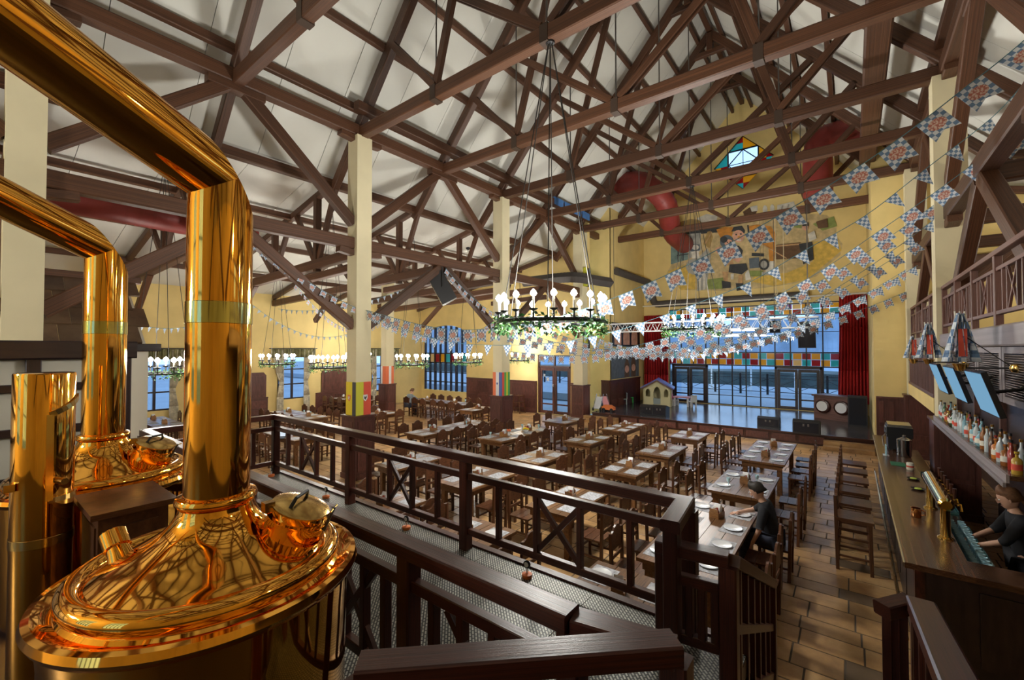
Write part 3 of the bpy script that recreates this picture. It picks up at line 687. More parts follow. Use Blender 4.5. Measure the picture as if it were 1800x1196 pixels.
# aisle side windows with curtains and valances
SWN = {0: 'behind the copper tank', 1: 'seen left of the front copper pipe', 2: 'between front pipe and yellow-bannered column', 3: 'at the far end of the aisle'}
for i_, (a, b_) in enumerate(side_w):
    g_ = sgroup('window_%d' % (5 + i_), (XA - .1, (a + b_) / 2, .85))
    MB().b2(XA - .115, XA - .105, a, b_, .85, 3.05).build('pane', 'window_glass', g_, world=True)
    for yq in (a + .04, (a + b_) / 2, b_ - .04): MB().b2(XA - .16, XA - .05, yq - .045, yq + .045, .85, 3.05).build('mullion', 'dark_panel', g_, world=True)
    for zz in (.88, 1.6, 2.35, 3.02): MB().b2(XA - .15, XA - .06, a, b_, zz - .03, zz + .03).build('glazing_bar', 'dark_panel', g_, world=True)
    for s_, yq in ((-1, a - .05), (1, b_ + .05)):
        m = MB(); n_ = 26; prof = []
        for lev, (zz, wd) in enumerate(((.01, .20), (1.0, .19), (1.55, .13), (1.75, .12), (2.2, .22), (3.36, .36))):
            prof.append([(XA + .12 + .05 * math.sin(j * 1.9), yq - s_ * .2 + s_ * wd * (j / (n_ - 1)) * 1.6 - s_ * .1, zz) for j in range(n_)])
        for pa, pb in zip(prof, prof[1:]):
            for j in range(n_ - 1): m.quad(pa[j], pa[j + 1], pb[j + 1], pb[j])
        o = m.build('curtain', 'linen', smooth='all'); md = o.modifiers.new('thick', 'SOLIDIFY'); md.thickness = .02
        tag(o, 'gathered beige patterned curtain, %s side of the window %s' % ('near' if s_ < 0 else 'far', SWN[i_]), 'curtain', 'aisle window curtains')
    m = MB(); n_ = 50
    for j in range(n_ - 1):
        y0_, y1_ = a - .35 + (b_ - a + .7) * j / (n_ - 1), a - .35 + (b_ - a + .7) * (j + 1) / (n_ - 1)
        x0_, x1_ = XA + .16 + .04 * math.sin(j * 1.5), XA + .16 + .04 * math.sin((j + 1) * 1.5)
        m.quad((x0_, y0_, 2.95), (x1_, y1_, 2.95), (x1_, y1_, 3.38), (x0_, y0_, 3.38))
    o = m.build('valance', 'valance', smooth='all'); md = o.modifiers.new('thick', 'SOLIDIFY'); md.thickness = .02
    tag(o, 'olive ruffled valance above the window %s' % SWN[i_], 'valance', 'aisle window valances')
    r_ = tag(MB().tube([(XA + .14, a - .45, 3.4), (XA + .14, b_ + .45, 3.4)], .025, 8).build('curtain_rod', 'rod_steel', smooth=True), 'dark curtain rod above the window %s' % SWN[i_], 'curtain rod', 'aisle curtain rods')
# ================================================================== WAINSCOT
def wains(name, p0, p1, nrm, h_, np_):
    """panelling from p0 to p1 (x,y), facing nrm"""
    p0, p1, nv = Vector((*p0, 0)), Vector((*p1, 0)), Vector((*nrm, 0)); L = (p1 - p0).length; u = (p1 - p0) / L
    g = sgroup(name, (p0 + p1) / 2)
    MB().prism([p0, p1, p1 + Vector((0, 0, h_)), p0 + Vector((0, 0, h_))], nv * .05).build('panel_back', 'wainscot', g, world=True)
    MB().prism([p0 + Vector((0, 0, h_)), p1 + Vector((0, 0, h_)), p1 + Vector((0, 0, h_ + .06)), p0 + Vector((0, 0, h_ + .06))], nv * .09).build('cap_rail', 'wainscot', g, world=True)
    MB().prism([p0, p1, p1 + Vector((0, 0, .16)), p0 + Vector((0, 0, .16))], nv * .075).build('skirting', 'wainscot', g, world=True)
    for k in range(np_):
        a = p0 + u * (L * k / np_ + .07) + nv * .05; b_ = p0 + u * (L * (k + 1) / np_ - .07) + nv * .05
        for z0_, z1_ in ((.26, h_ * .46), (h_ * .54, h_ - .1)):
            MB().prism([a + Vector((0, 0, z0_)), b_ + Vector((0, 0, z0_)), b_ + Vector((0, 0, z1_)), a + Vector((0, 0, z1_))], nv * .014).build('raised_panel', 'wainscot', g, world=True)
    return g
wains('trim_1', (-18.25, YS), (-13.15, YS), (0, -1), 1.62, 6)
wains('trim_2', (-11.05, YS), (-10.15, YS), (0, -1), 1.62, 1)
wains('trim_3', (-10.15, 20.5), (-9.7, 20.5), (0, -1), 1.72, 1)
wains('trim_4', (-9.7, 20.5), (-9.7, 24.4), (1, 0), 1.72, 5)
wains('trim_5', (.62, YS), (1.4, YS), (0, -1), 1.75, 3)
for k, (a, b_) in enumerate(((-6, 3.9), (6.2, 9.4), (11.8, 14.8))): wains('trim_%d' % (6 + k), (XA, a), (XA, b_), (1, 0), 1.0, max(2, int((b_ - a) / 1.0)))
for k, (a, b_, lb) in enumerate(((6.55, 7.6, 'nearer'), (8.2, 9.3, 'middle'), (12.1, 14.0, 'farther'))):
    pp = thing('wall_panel', 'tall brown board with rounded top corners on the aisle wall, %s' % lb, 'wall panel', (XA, (a + b_) / 2, 1.0), group='boards between the aisle windows')
    MB().prism([(XA + .02, a, 1.06), (XA + .02, b_, 1.06), (XA + .02, b_, 2.1), (XA + .02, b_ - .12, 2.25), (XA + .02, a + .12, 2.25), (XA + .02, a, 2.1)], (.07, 0, 0)).build('board', 'wainscot', pp, world=True)
    MB().b2(XA + .09, XA + .11, a + .12, b_ - .12, 1.2, 2.08).build('raised_panel', 'wainscot', pp, world=True)
# ================================================================== OUTSIDE
plain('snow_ground', (0.26, 0.31, 0.37), 0.9, var=0.1, scale=.3); plain('hill_haze_blue', (0.26, 0.32, 0.39), 0.95, var=0.25, scale=.15); plain('hedge', (0.07, 0.09, 0.085), 0.95, var=0.4, scale=.8); plain('water_sky_reflection', (0.55, 0.68, 0.82), 0.1)  # hill's fog haze and lake's sky reflection put into their colours
struct(MB().b2(-120, 140, YB - 80, 240, -.6, -.15).build('ground_outside', 'snow_ground'))
terr = struct(MB().b2(-60, 40, YW + .3, 40, -.1, ZS - .04).build('terrace', 'snow_ground'))
fn = thing('terrace_fence', 'dark iron fence with crossed bars on the terrace outside the stage windows', 'fence', (-4, 33, ZS))
for k in range(34):
    xq = -30 + k * 1.6
    MB().b2(xq - .06, xq + .06, 32.94, 33.06, ZS - .03, ZS + 1.35).build('post', 'black_metal', fn, world=True)
    if k < 33:
        MB().bar((xq, 33, ZS + .2), (xq + 1.6, 33, ZS + 1.0), .03, .03).build('cross_bar', 'black_metal', fn, world=True); MB().bar((xq, 33, ZS + 1.0), (xq + 1.6, 33, ZS + .2), .03, .03).build('cross_bar', 'black_metal', fn, world=True)
for zz in (.15, 1.05, 1.25): MB().b2(-30, 24, 32.97, 33.03, ZS + zz - .02, ZS + zz + .02).build('fence_rail', 'black_metal', fn, world=True)
for k in range(9):
    xq = -16 + k * 2.6; tag(MB().tube([(xq, 34.5, ZS - .04), (xq, 34.5, 2.35)], .05, 8).build('pergola_post', 'white_metal', smooth=True), 'slim white terrace post outside the stage windows, %s from the left' % ['first', 'second', 'third', 'fourth', 'fifth', 'sixth', 'seventh', 'eighth', 'ninth'][k], 'post', 'white terrace posts')
def ridge(name, y, z0, amp, x0, x1, mat, lbl, cat, seed, th=6):
    random.seed(seed); m = MB(); n_ = 60; top = []; zc = 0
    for j in range(n_ + 1):
        zc = .7 * zc + .6 * random.uniform(-1, 1); top.append((x0 + (x1 - x0) * j / n_, y, z0 + amp * zc))
    poly = [(x0, y, -1)] + top + [(x1, y, -1)]
    m.prism([poly[0]] + top + [poly[-1]], (0, th, 0)); return tag(m.build(name, mat), lbl, cat)
ridge('hedge_row', 44, 1.2, .15, -60, 45, 'hedge', 'dark hedge line beyond the terrace fence', 'hedge', 3)
ridge('hill', 150, 14, 3.5, -200, 190, 'hill_haze_blue', 'wooded hill coloured blue grey with haze on the horizon outside the windows', 'hill', 5, 40)
struct(MB().b2(-190, 180, 60, 149, -.14, .0).build('lake_surface', 'water_sky_reflection'))
# ================================================================== MURALS
def mz(zx, zy): return (1150 + zx / 5.134, 320 + zy / 5.134)
def ell(cx, cy, rx, ry, n_=16): return [(cx + rx * math.cos(2 * PI * i / n_), cy + ry * math.sin(2 * PI * i / n_)) for i in range(n_)]
def cap(a, b_, w_):
    dx, dy = b_[0] - a[0], b_[1] - a[1]; L = math.hypot(dx, dy) or 1; nx, ny = -dy / L * w_ / 2, dx / L * w_ / 2
    return [(a[0] + nx, a[1] + ny), (b_[0] + nx, b_[1] + ny), (b_[0] - nx, b_[1] - ny), (a[0] - nx, a[1] - ny)]
MC = {'ochre': (.60, .47, .24), 'hay': (.72, .50, .11), 'thatch': (.42, .28, .10), 'teal': (.20, .30, .29), 'dark': (.05, .055, .06), 'white': (.72, .70, .62), 'pink': (.72, .40, .28), 'tan': (.55, .34, .17), 'horse': (.62, .27, .05), 'grey': (.42, .42, .38), 'green': (.27, .33, .10), 'brown': (.14, .08, .045), 'slate': (.12, .15, .18)}
for k_, v_ in MC.items(): plain('mural_' + k_, v_, .85, var=.22, scale=4.5)
SH = [('ochre', [(110, 830), (180, 700), (140, 560), (150, 430), (230, 360), (430, 330), (700, 300), (900, 285), (1250, 275), (1560, 300), (1650, 380), (1640, 480), (1700, 560), (1680, 660), (1560, 760), (1470, 850), (1250, 920), (1000, 955), (700, 985), (240, 975)]),
      ('hay', [(1440, 540), (1660, 510), (1690, 620), (1500, 780), (1380, 880), (1080, 940), (880, 900), (900, 850), (1200, 820), (1430, 720)]), ('hay', [(120, 810), (300, 740), (420, 900), (400, 970), (240, 975)]),
      ('thatch', [(160, 380), (330, 335), (560, 360), (660, 410), (400, 420), (180, 420)]), ('dark', [(150, 430), (300, 400), (660, 415), (650, 450), (400, 470), (160, 480)]),
      ('teal', [(150, 480), (300, 465), (305, 700), (150, 745)]), ('dark', cap((215, 480), (215, 720), 10)), ('dark', cap((260, 475), (260, 710), 10)), ('dark', cap((205, 520), (300, 512), 9)), ('dark', cap((205, 665), (310, 650), 9)),
      ('grey', [(305, 470), (420, 460), (420, 620), (310, 700)]), ('grey', [(380, 700), (480, 600), (510, 660), (470, 970), (385, 985)]), ('white', [(400, 790), (425, 780), (420, 980), (400, 985)]), ('white', [(440, 760), (462, 750), (458, 970), (440, 975)]),
      ('thatch', [(440, 560), (480, 450), (510, 440), (530, 500), (500, 600)]), ('tan', cap((460, 560), (520, 450), 10)),
      ('white', [(380, 330), (470, 290), (575, 305), (560, 350), (430, 365)]), ('brown', [(800, 270), (860, 230), (930, 260), (900, 320), (820, 325)]),
      ('white', [(865, 225), (930, 210), (935, 260), (880, 270)]), ('white', ell(1000, 250, 22, 40)), ('white', ell(1065, 240, 20, 38)), ('white', [(1110, 210), (1260, 175), (1285, 245), (1190, 300), (1110, 285)]), ('grey', cap((1140, 290), (1160, 210), 12)), ('grey', cap((1190, 290), (1215, 200), 12)), ('grey', ell(1330, 250, 24, 40)),
      ('green', [(1430, 380), (1620, 310), (1650, 400), (1520, 440)]), ('green', [(740, 170), (800, 140), (820, 190), (760, 200)]), ('green', [(480, 880), (640, 860), (620, 965), (480, 970)]), ('green', [(860, 800), (980, 800), (990, 850), (860, 855)]), ('green', [(1260, 350), (1330, 340), (1330, 420), (1260, 410)]),
      ('horse', [(560, 430), (640, 405), (720, 410), (700, 490), (600, 510)]), ('horse', [(850, 400), (930, 385), (1050, 400), (1100, 470), (1095, 600), (1080, 720), (1040, 715), (1030, 590), (960, 560), (900, 520)]), ('white', [(1045, 715), (1085, 715), (1085, 790), (1000, 820), (1010, 780)]), ('grey', [(970, 815), (1090, 800), (1080, 840), (970, 845)]), ('dark', cap((845, 390), (855, 490), 14)),
      ('slate', [(320, 580), (350, 560), (410, 565), (415, 610), (380, 640), (325, 625)]), ('white', [(335, 630), (400, 620), (410, 690), (340, 690)]), ('white', ell(370, 590, 34, 24)),
      ('grey', ell(375, 765, 90, 75)), ('tan', ell(395, 770, 45, 42)), ('dark', cap((440, 800), (500, 740), 14)),
      ('dark', [(695, 450), (715, 408), (790, 395), (820, 440), (815, 465), (760, 440)]), ('pink', ell(760, 490, 52, 56)), ('dark', ell(740, 475, 9, 7)), ('dark', ell(782, 470, 9, 7)), ('horse', ell(765, 500, 14, 12)), ('white', ell(765, 525, 22, 7)),
      ('slate', ell(655, 540, 62, 62)), ('pink', ell(672, 552, 38, 34)), ('dark', ell(660, 545, 6, 6)), ('dark', ell(688, 543, 6, 6)), ('dark', ell(628, 520, 34, 30)),
      ('dark', [(630, 600), (760, 575), (800, 620), (790, 660), (640, 650)]), ('pink', [(550, 600), (600, 580), (640, 640), (620, 670), (560, 640)]), ('pink', [(700, 600), (760, 590), (790, 690), (760, 730), (710, 700)]), ('tan', [(640, 670), (700, 665), (720, 750), (650, 755)]), ('white', ell(700, 650, 34, 26)),
      ('dark', [(680, 745), (830, 735), (845, 790), (790, 835), (670, 815)]), ('tan', [(612, 810), (670, 812), (660, 905), (628, 900)]), ('tan', [(760, 840), (805, 838), (795, 915), (755, 915)]), ('white', [(690, 830), (720, 825), (715, 880), (692, 880)]), ('dark', [(608, 890), (690, 905), (692, 955), (615, 962)]), ('dark', [(735, 915), (802, 915), (805, 972), (745, 985)]), ('white', [(820, 830), (850, 790), (875, 880), (825, 890)]),
      ('slate', [(855, 690), (945, 680), (950, 775), (860, 782)]), ('dark', ell(990, 745, 48, 52)), ('grey', ell(990, 745, 30, 34)), ('brown', [(1090, 570), (1320, 545), (1325, 690), (1090, 700)]), ('tan', cap((1090, 580), (1320, 560), 14)), ('dark', cap((880, 655), (990, 660), 26)), ('tan', cap((915, 530), (1195, 690), 9)),
      ('dark', [(1305, 560), (1425, 540), (1440, 700), (1345, 745)]), ('white', [(1385, 470), (1445, 440), (1465, 510), (1400, 540)]), ('pink', ell(1362, 405, 28, 34)), ('dark', [(1335, 400), (1345, 365), (1390, 365), (1395, 395)]), ('brown', [(1460, 360), (1560, 330), (1570, 410), (1480, 420)])]
mu = thing('wall_mural', 'large painted village scene with farmers, horse and hay above the stage', 'mural', (-4.4, YW - .01, 5.8))
keys = list(MC)
m = MB()
for si, (cm, pts) in enumerate(SH):
    m.cur = keys.index(cm); yv = YW - .004 - .0012 * si
    p3 = [aty(*mz(*p_), yv) for p_ in pts]
    tri = tessellate_polygon([[Vector((p_.x, p_.z, 0)) for p_ in p3]]); k = len(m.v); m.v += [(p_.x, yv, p_.z) for p_ in p3]
    for t3 in tri: m.f.append(tuple(k + i for i in t3)); m.mi.append(m.cur)
m.build('painted_scene', ['mural_' + k_ for k_ in keys], mu, world=True)
bm_ = thing('bottle_mural', 'slate mural of beer bottles on the left stage wall', 'mural', (-9.69, 23, 1.9))
m = MB(); m.b2(-9.69, -9.685, 20.65, 24.3, 1.82, 3.3).build('painted_ground', 'mural_slate', bm_, world=True)
for yq, hh in ((22.6, 1.25), (23.5, 1.4)):
    mm_ = MB(); pr = [(-.32, 0), (.32, 0), (.32, .55 * hh), (.12, .78 * hh), (.1, hh), (-.1, hh), (-.12, .78 * hh), (-.32, .55 * hh)]
    mm_.prism([(-9.684, yq + a, 1.84 + b_) for a, b_ in pr], (.004, 0, 0)).build('painted_bottle', 'mural_brown', bm_, world=True)
    MB().prism([(-9.679, yq + a, 1.84 + b_) for a, b_ in ell(0, .35 * hh, .27, .2)], (.003, 0, 0)).build('painted_label', 'mural_pink', bm_, world=True)
fr_ = thing('arch_picture', 'dark picture with three pale arches on the left stage wall', 'picture', (-9.69, 22.6, 3.5))
MB().b2(-9.7, -9.66, 20.75, 24.4, 3.5, 4.75).build('picture_board', 'black', fr_, world=True)
for yq in (21.4, 22.5, 23.6):
    MB().prism([(-9.66, yq + a, 3.6 + b_) for a, b_ in [(-.42, 0), (.42, 0), (.42, .55), (.25, .85), (0, .98), (-.25, .85), (-.42, .55)]], (.01, 0, 0)).build('arch_panel', 'mural_pink', fr_, world=True)
# ================================================================== STAGE FURNISHING
def drape(name, x0, x1, y, z0, z1, lbl, folds, spread):
    m = MB(); n_ = folds * 8; levels = [(z1, 0), (z1 - (z1 - z0) * .3, .1), (z0 + (z1 - z0) * .3, .6), (z0, 1)]
    rows = []
    for zz, tt in levels:
        a, b_ = x0 + spread * tt, x1 - spread * .2 * tt
        rows.append([(a + (b_ - a) * j / n_ , y + (.07 + .03 * tt) * math.sin(2 * PI * j / 8 + .6 * math.sin(j * .7)), zz) for j in range(n_ + 1)])
    for ra, rb in zip(rows, rows[1:]):
        for j in range(n_): m.quad(ra[j], ra[j + 1], rb[j + 1], rb[j])
    o = m.build(name, 'curtain_red', smooth='all'); md = o.modifiers.new('thick', 'SOLIDIFY'); md.thickness = .02
    return tag(o, lbl, 'curtain', 'red stage curtains')
drape('stage_curtain', -.42, .55, 24.7, .95, 5.8, 'red velvet stage curtain at the right of the windows', 9, -.1)
drape('stage_curtain', -9.5, -8.15, 24.7, .45, 5.3, 'red velvet stage curtain behind the toy playhouse', 9, 0)
tag(MB().tube([(-9.6, 24.75, 5.86), (.55, 24.75, 5.86)], .04, 8).build('curtain_rail', 'plaster_white', smooth=True), 'pale curtain rail along the top of the stage windows', 'curtain rail')
# wedge monitors
def monitor(px_, py_, w_, h_, lbl):
    p = atz(px_, py_, ZS); t = thing('floor_monitor', lbl, 'speaker', (p.x, p.y + .2, ZS), group='floor monitors on the stage')
    MB().prism([(-w_ / 2, -.2, 0), (-w_ / 2, -.2, h_ * .85), (-w_ / 2, -.05, h_), (-w_ / 2, .3, h_ * .8), (-w_ / 2, .3, 0)], (w_, 0, 0)).build('cabinet', 'black', t)
    MB().b2(-w_ / 2 + .04, w_ / 2 - .04, -.212, -.2, .06, h_ * .8).build('grille', 'screen_frame', t)
    for s_ in (-.1, .04): MB().b2(s_, s_ + .05, -.218, -.21, h_ * .55, h_ * .72).build('socket', 'rod_steel', t)
monitor(1140, 731, .8, .48, 'black floor monitor at the left of the stage edge'); monitor(1158, 733, .62, .5, 'black floor monitor next to the playhouse, right of its twin')
monitor(1350, 753, .72, .42, 'dark grey floor monitor with sockets at the stage edge'); monitor(1417, 764, .8, .5, 'solid black floor monitor at the right of the stage edge')
# barrel-front cabinet
bc = thing('barrel_cabinet', 'wooden bar cabinet with two round barrel heads on the stage', 'cabinet', (-.5, 23.0, ZS), rz=-.45)
MB().b2(-.75, .75, -.35, .35, 0, .95).build('body', 'gallery_wood', bc); MB().b2(-.8, .8, -.42, .4, .95, 1.02).build('top', 'gallery_wood', bc)
for s_ in (-.36, .36):
    d = MB().lathe([(.25, 0), (.29, .03), (.29, .09), (.25, .12)], 24, Matrix.Translation((s_, -.35, .55)) @ Matrix.Rotation(PI / 2, 4, 'X')).build('barrel_head', 'rail_wood', bc, smooth=True)
    MB().lathe([(.0, .12), (.21, .12), (.21, .135), (0, .135)], 24, Matrix.Translation((s_, -.35, .55)) @ Matrix.Rotation(PI / 2, 4, 'X')).build('label_disc', 'plate_white', d)
t = thing('loudspeaker', 'tall black loudspeaker standing beside the red curtain', 'speaker', (.15, 21.7, ZS)); MB().b2(-.3, .3, -.3, .3, 0, 1.15).build('cabinet', 'black', t); MB().b2(-.26, .26, -.312, -.3, .06, 1.09).build('grille', 'screen_frame', t)
# playhouse
plain('toy_cream', (.72, .66, .38), .5); plain('toy_blue', (.14, .16, .55), .4); plain('toy_green', (.08, .55, .10), .4); plain('toy_grey', (.30, .36, .36), .5); plain('toy_pink', (.80, .35, .38), .5); plain('toy_brown', (.20, .12, .08), .6); plain('toy_magenta', (.7, .06, .3), .5); plain('toy_orange', (.75, .2, .05), .5)
ph = thing('playhouse', 'cream toy playhouse with blue roof on the stage', 'playhouse', (-8.1, 22.9, ZS), rz=.25)
def house_wall(o2, holes, c0, c1, pl, mat='toy_cream', nm='front_wall'):
    loops = [o2] + holes; flat = [p for lp in loops for p in lp]; tris = tessellate_polygon([[Vector((p[0], p[1], 0)) for p in lp] for lp in loops]); m = MB()
    P3 = (lambda p, c: (p[0], c, p[1])) if pl == 'y' else (lambda p, c: (c, p[0], p[1]))
    for c in (c0, c1):
        k = len(m.v); m.v += [P3(p, c) for p in flat]
        for t3 in tris: m.f.append(tuple(k + i for i in t3)); m.mi.append(0)
    for lp in loops:
        for i in range(len(lp)): a, b_ = lp[i], lp[(i + 1) % len(lp)]; m.quad(P3(a, c0), P3(b_, c0), P3(b_, c1), P3(a, c1))
    return m.build(nm, mat, ph)
archw = lambda cx, z0, w_, h_: [(cx - w_ / 2, z0), (cx + w_ / 2, z0), (cx + w_ / 2, z0 + h_ * .7), (cx + w_ * .25, z0 + h_ * .94), (cx, z0 + h_), (cx - w_ * .25, z0 + h_ * .94), (cx - w_ / 2, z0 + h_ * .7)]
house_wall([(-.7, 0), (.7, 0), (.7, .95), (0, 1.35), (-.7, .95)], [archw(0, .12, .36, .9), archw(-.45, .5, .22, .4), archw(.45, .5, .22, .4)], -.5, -.45, 'y')
house_wall([(-.5, 0), (.5, 0), (.5, .95), (-.5, .95)], [archw(0, .45, .3, .4)], .65, .7, 'x', nm='side_wall'); house_wall([(-.5, 0), (.5, 0), (.5, .95), (-.5, .95)], [], -.7, -.65, 'x', nm='side_wall'); house_wall([(-.7, 0), (.7, 0), (.7, .95), (0, 1.35), (-.7, .95)], [], .45, .5, 'y', nm='back_wall')
for s_ in (-1, 1): MB().prism([(s_ * .82, -.6, .9), (0, -.6, 1.38), (0, -.6, 1.44), (s_ * .82, -.6, .96)], (0, 1.2, 0)).build('roof_side', 'toy_blue', ph)
MB().b2(-.17, .17, -.53, -.5, .12, .42).build('half_door', 'toy_grey', ph); MB().lathe([(0, 0), (.16, 0), (.16, .02), (0, .02)], 12, Matrix.Translation((.71, 0, .5)) @ Matrix.Rotation(PI / 2, 4, 'Y')).build('flower_panel', 'toy_magenta', ph)
for s_ in (-1, 1): MB().bar((s_ * .75, -.56, .9), (0, -.56, 1.33), .04, .08).build('gable_trim', 'toy_brown', ph)
def kidtable(px_, py_, lbl):
    p = atz(px_, py_, ZS); t = thing('kids_table', lbl, 'table', (p.x, p.y, ZS)); MB().b2(-.4, .4, -.3, .3, .44, .5).build('tabletop', 'toy_pink', t)
    for a in (-.33, .33):
        for b_ in (-.23, .23): MB().b2(a - .04, a + .04, b_ - .04, b_ + .04, 0, .44).build('leg', 'plate_white', t)
kidtable(1200, 714, 'small white toy table with pink top right of the playhouse')
def kidchair(p, rz, col, lbl, back=True):
    t = thing('kids_chair', lbl, 'chair', (p[0], p[1], ZS), rz, group='small plastic chairs on the stage')
    MB().b2(-.17, .17, -.17, .17, .27, .31).build('seat', col, t)
    MB().b2(-.17, .17, .14, .18, .31, .62).build('backrest', col, t)
    for a in (-.14, .14):
        for b_ in (-.14, .14): MB().b2(a - .025, a + .025, b_ - .025, b_ + .025, 0, .27).build('leg', col, t)
a_ = atz(1186, 713, ZS); kidchair((a_.x, a_.y), 2.2, 'plate_white', 'small white plastic chair left of the toy table')
a_ = atz(1216, 716, ZS); kidchair((a_.x, a_.y), -2.2, 'plate_white', 'small white plastic chair right of the toy table')
a_ = atz(1106, 708, ZS); kidchair((a_.x, a_.y), 1.2, 'toy_green', 'bright green plastic chair left of the playhouse'); a_ = atz(1096, 711, ZS); kidchair((a_.x, a_.y), -1.0, 'toy_grey', 'dark grey folding stool left of the green chair')
def stroller(px_, py_, lbl, c1, rz):
    p = atz(px_, py_, .005); t = thing('toy_stroller', lbl, 'toy', (-9.5 if px_ > 1050 else -9.75, 19.6 if px_ > 1050 else 19.3, ZS), rz, group='toys by the stage steps')
    MB().bar((0, -.25, .1), (0, .3, .62), .3, .03).build('seat_cloth', c1, t)
    for a in (-.17, .17):
        MB().tube([(a, -.3, .08), (a, .35, .75)], .015, 6).build('frame_tube', 'steel', t); MB().tube([(a, .3, .08), (a, -.05, .45)], .015, 6).build('frame_tube', 'steel', t)
        for b_ in (-.3, .3): MB().lathe([(.0, -.02), (.08, -.02), (.08, .02), (0, .02)], 12, Matrix.Translation((a, b_, .085)) @ Matrix.Rotation(PI / 2, 4, 'Y')).build('wheel', 'black', t)
stroller(1068, 716, 'toy stroller with pink seat leaning by the stage steps', 'toy_pink', .8); stroller(1040, 716, 'toy stroller with white seat near the left column', 'plate_white', .2)
t = thing('toy_cart', 'orange toy ride-on between the strollers', 'toy', (-9.2, 19.3, ZS)); MB().prism([(-.3, -.12, .08), (.3, -.12, .08), (.3, -.12, .2), (.1, -.12, .3), (-.2, -.12, .3), (-.3, -.12, .2)], (0, .24, 0)).build('body', 'toy_orange', t)
for a in (-.2, .2):
    for b_ in (-.14, .14): MB().lathe([(0, -.02), (.08, -.02), (.08, .02), (0, .02)], 10, Matrix.Translation((a, b_, .081)) @ Matrix.Rotation(PI / 2, 4, 'X')).build('wheel', 'black', t)
# lighting truss over the stage, tube lamps, hung speakers
lt = thing('lighting_truss', 'white lattice lighting truss hung over the front of the stage', 'lighting truss', (-5, 18.65, 4.15))
tz0, tz1, ty0, ty1 = 4.15, 4.52, 18.47, 18.83
for (yy_, zz_) in ((ty0, tz0), (ty1, tz0), (ty0, tz1), (ty1, tz1)): MB().tube([(-9.0, yy_, zz_), (-.9, yy_, zz_)], .025, 6).build('chord', 'white_metal', lt, world=True, smooth=True)
mz_ = MB()
for k in range(20):
    x_ = -9.0 + k * .4
    for yy_ in (ty0, ty1): mz_.tube([(x_, yy_, tz0), (x_ + .2, yy_, tz1), (x_ + .4, yy_, tz0)], .012, 5)
    mz_.tube([(x_, ty0, tz0), (x_ + .2, ty1, tz0), (x_ + .4, ty0, tz0)], .012, 5)
mz_.build('lattice', 'white_metal', lt, world=True)
for x_ in (-8.6, -5.0, -1.2): MB().tube([(x_, 18.65, tz1), (x_, 18.65, 9.05)], .01, 5).build('hanger', 'rod_steel', lt, world=True)
for k, (x0_, x1_, yy_, zz_) in enumerate(((-6.6, -3.0, 21.58, 4.22), (-5.25, -2.9, 21.74, 3.98))):
    tl = thing('tube_lamp', 'long white tube lamp over the stage, %s' % ('upper' if k == 0 else 'lower and shorter'), 'lamp', (x0_, yy_, zz_), group='tube lamps over the stage')
    MB().tube([(x0_, yy_, zz_), (x1_, yy_, zz_)], .035, 8).build('tube', 'tube_light', tl, world=True, smooth=True); MB().b2(x0_, x1_, yy_ - .05, yy_ + .05, zz_ + .04, zz_ + .1).build('housing', 'white_metal', tl, world=True)
    for x_ in (x0_ + .1, x1_ - .1): MB().tube([(x_, yy_, zz_ + .1), (x_, yy_, 9.05)], .006, 4).build('cable', 'rod_steel', tl, world=True)
def hung_speaker(loc, rz, tilt, s_, lbl, top):
    t = thing('hung_speaker', lbl, 'speaker', loc, rz, group='speakers hung under the roof')
    M = Matrix.Rotation(tilt, 4, 'X'); w_, d_, h_ = s_
    bx_ = MB().prism([M @ Vector(p_) for p_ in ((-w_ / 2, -d_ / 2, -h_ / 2), (w_ / 2, -d_ / 2, -h_ / 2), (w_ * .35, d_ / 2, -h_ / 2), (-w_ * .35, d_ / 2, -h_ / 2))], M @ Vector((0, 0, h_))); bx_.build('cabinet', 'black', t)
    MB().prism([M @ Vector(p_) for p_ in ((-w_ / 2 + .03, -d_ / 2 - .012, -h_ / 2 + .03), (w_ / 2 - .03, -d_ / 2 - .012, -h_ / 2 + .03), (w_ / 2 - .03, -d_ / 2, -h_ / 2 + .03), (-w_ / 2 + .03, -d_ / 2, -h_ / 2 + .03))], M @ Vector((0, 0, h_ - .06))).build('grille', 'screen_frame', t)
    MB().tube([M @ Vector((-w_ / 2 - .03, 0, 0)), (-w_ / 2 - .03, 0, h_ * .62), (w_ / 2 + .03, 0, h_ * .62), M @ Vector((w_ / 2 + .03, 0, 0))], .02, 6).build('yoke', 'black_metal', t)
    MB().tube([(0, 0, h_ * .62), (0, 0, top - loc[2])], .012, 5).build('hanger', 'rod_steel', t)
hung_speaker((-1.42, 21.65, 3.98), -.1, .15, (.62, .5, 1.05), 'large black speaker hung in front of the stage windows', 9.05)
hung_speaker((-2.6, 21.65, 4.35), .2, .1, (.4, .35, .5), 'small dark speaker hung at the right end of the tube lamps', 9.05)
hung_speaker((-10.38, 9.65, 5.35), -.75, .5, (.6, .5, 1.0), 'dark speaker hung at the beam between the bannered columns', 6.1)
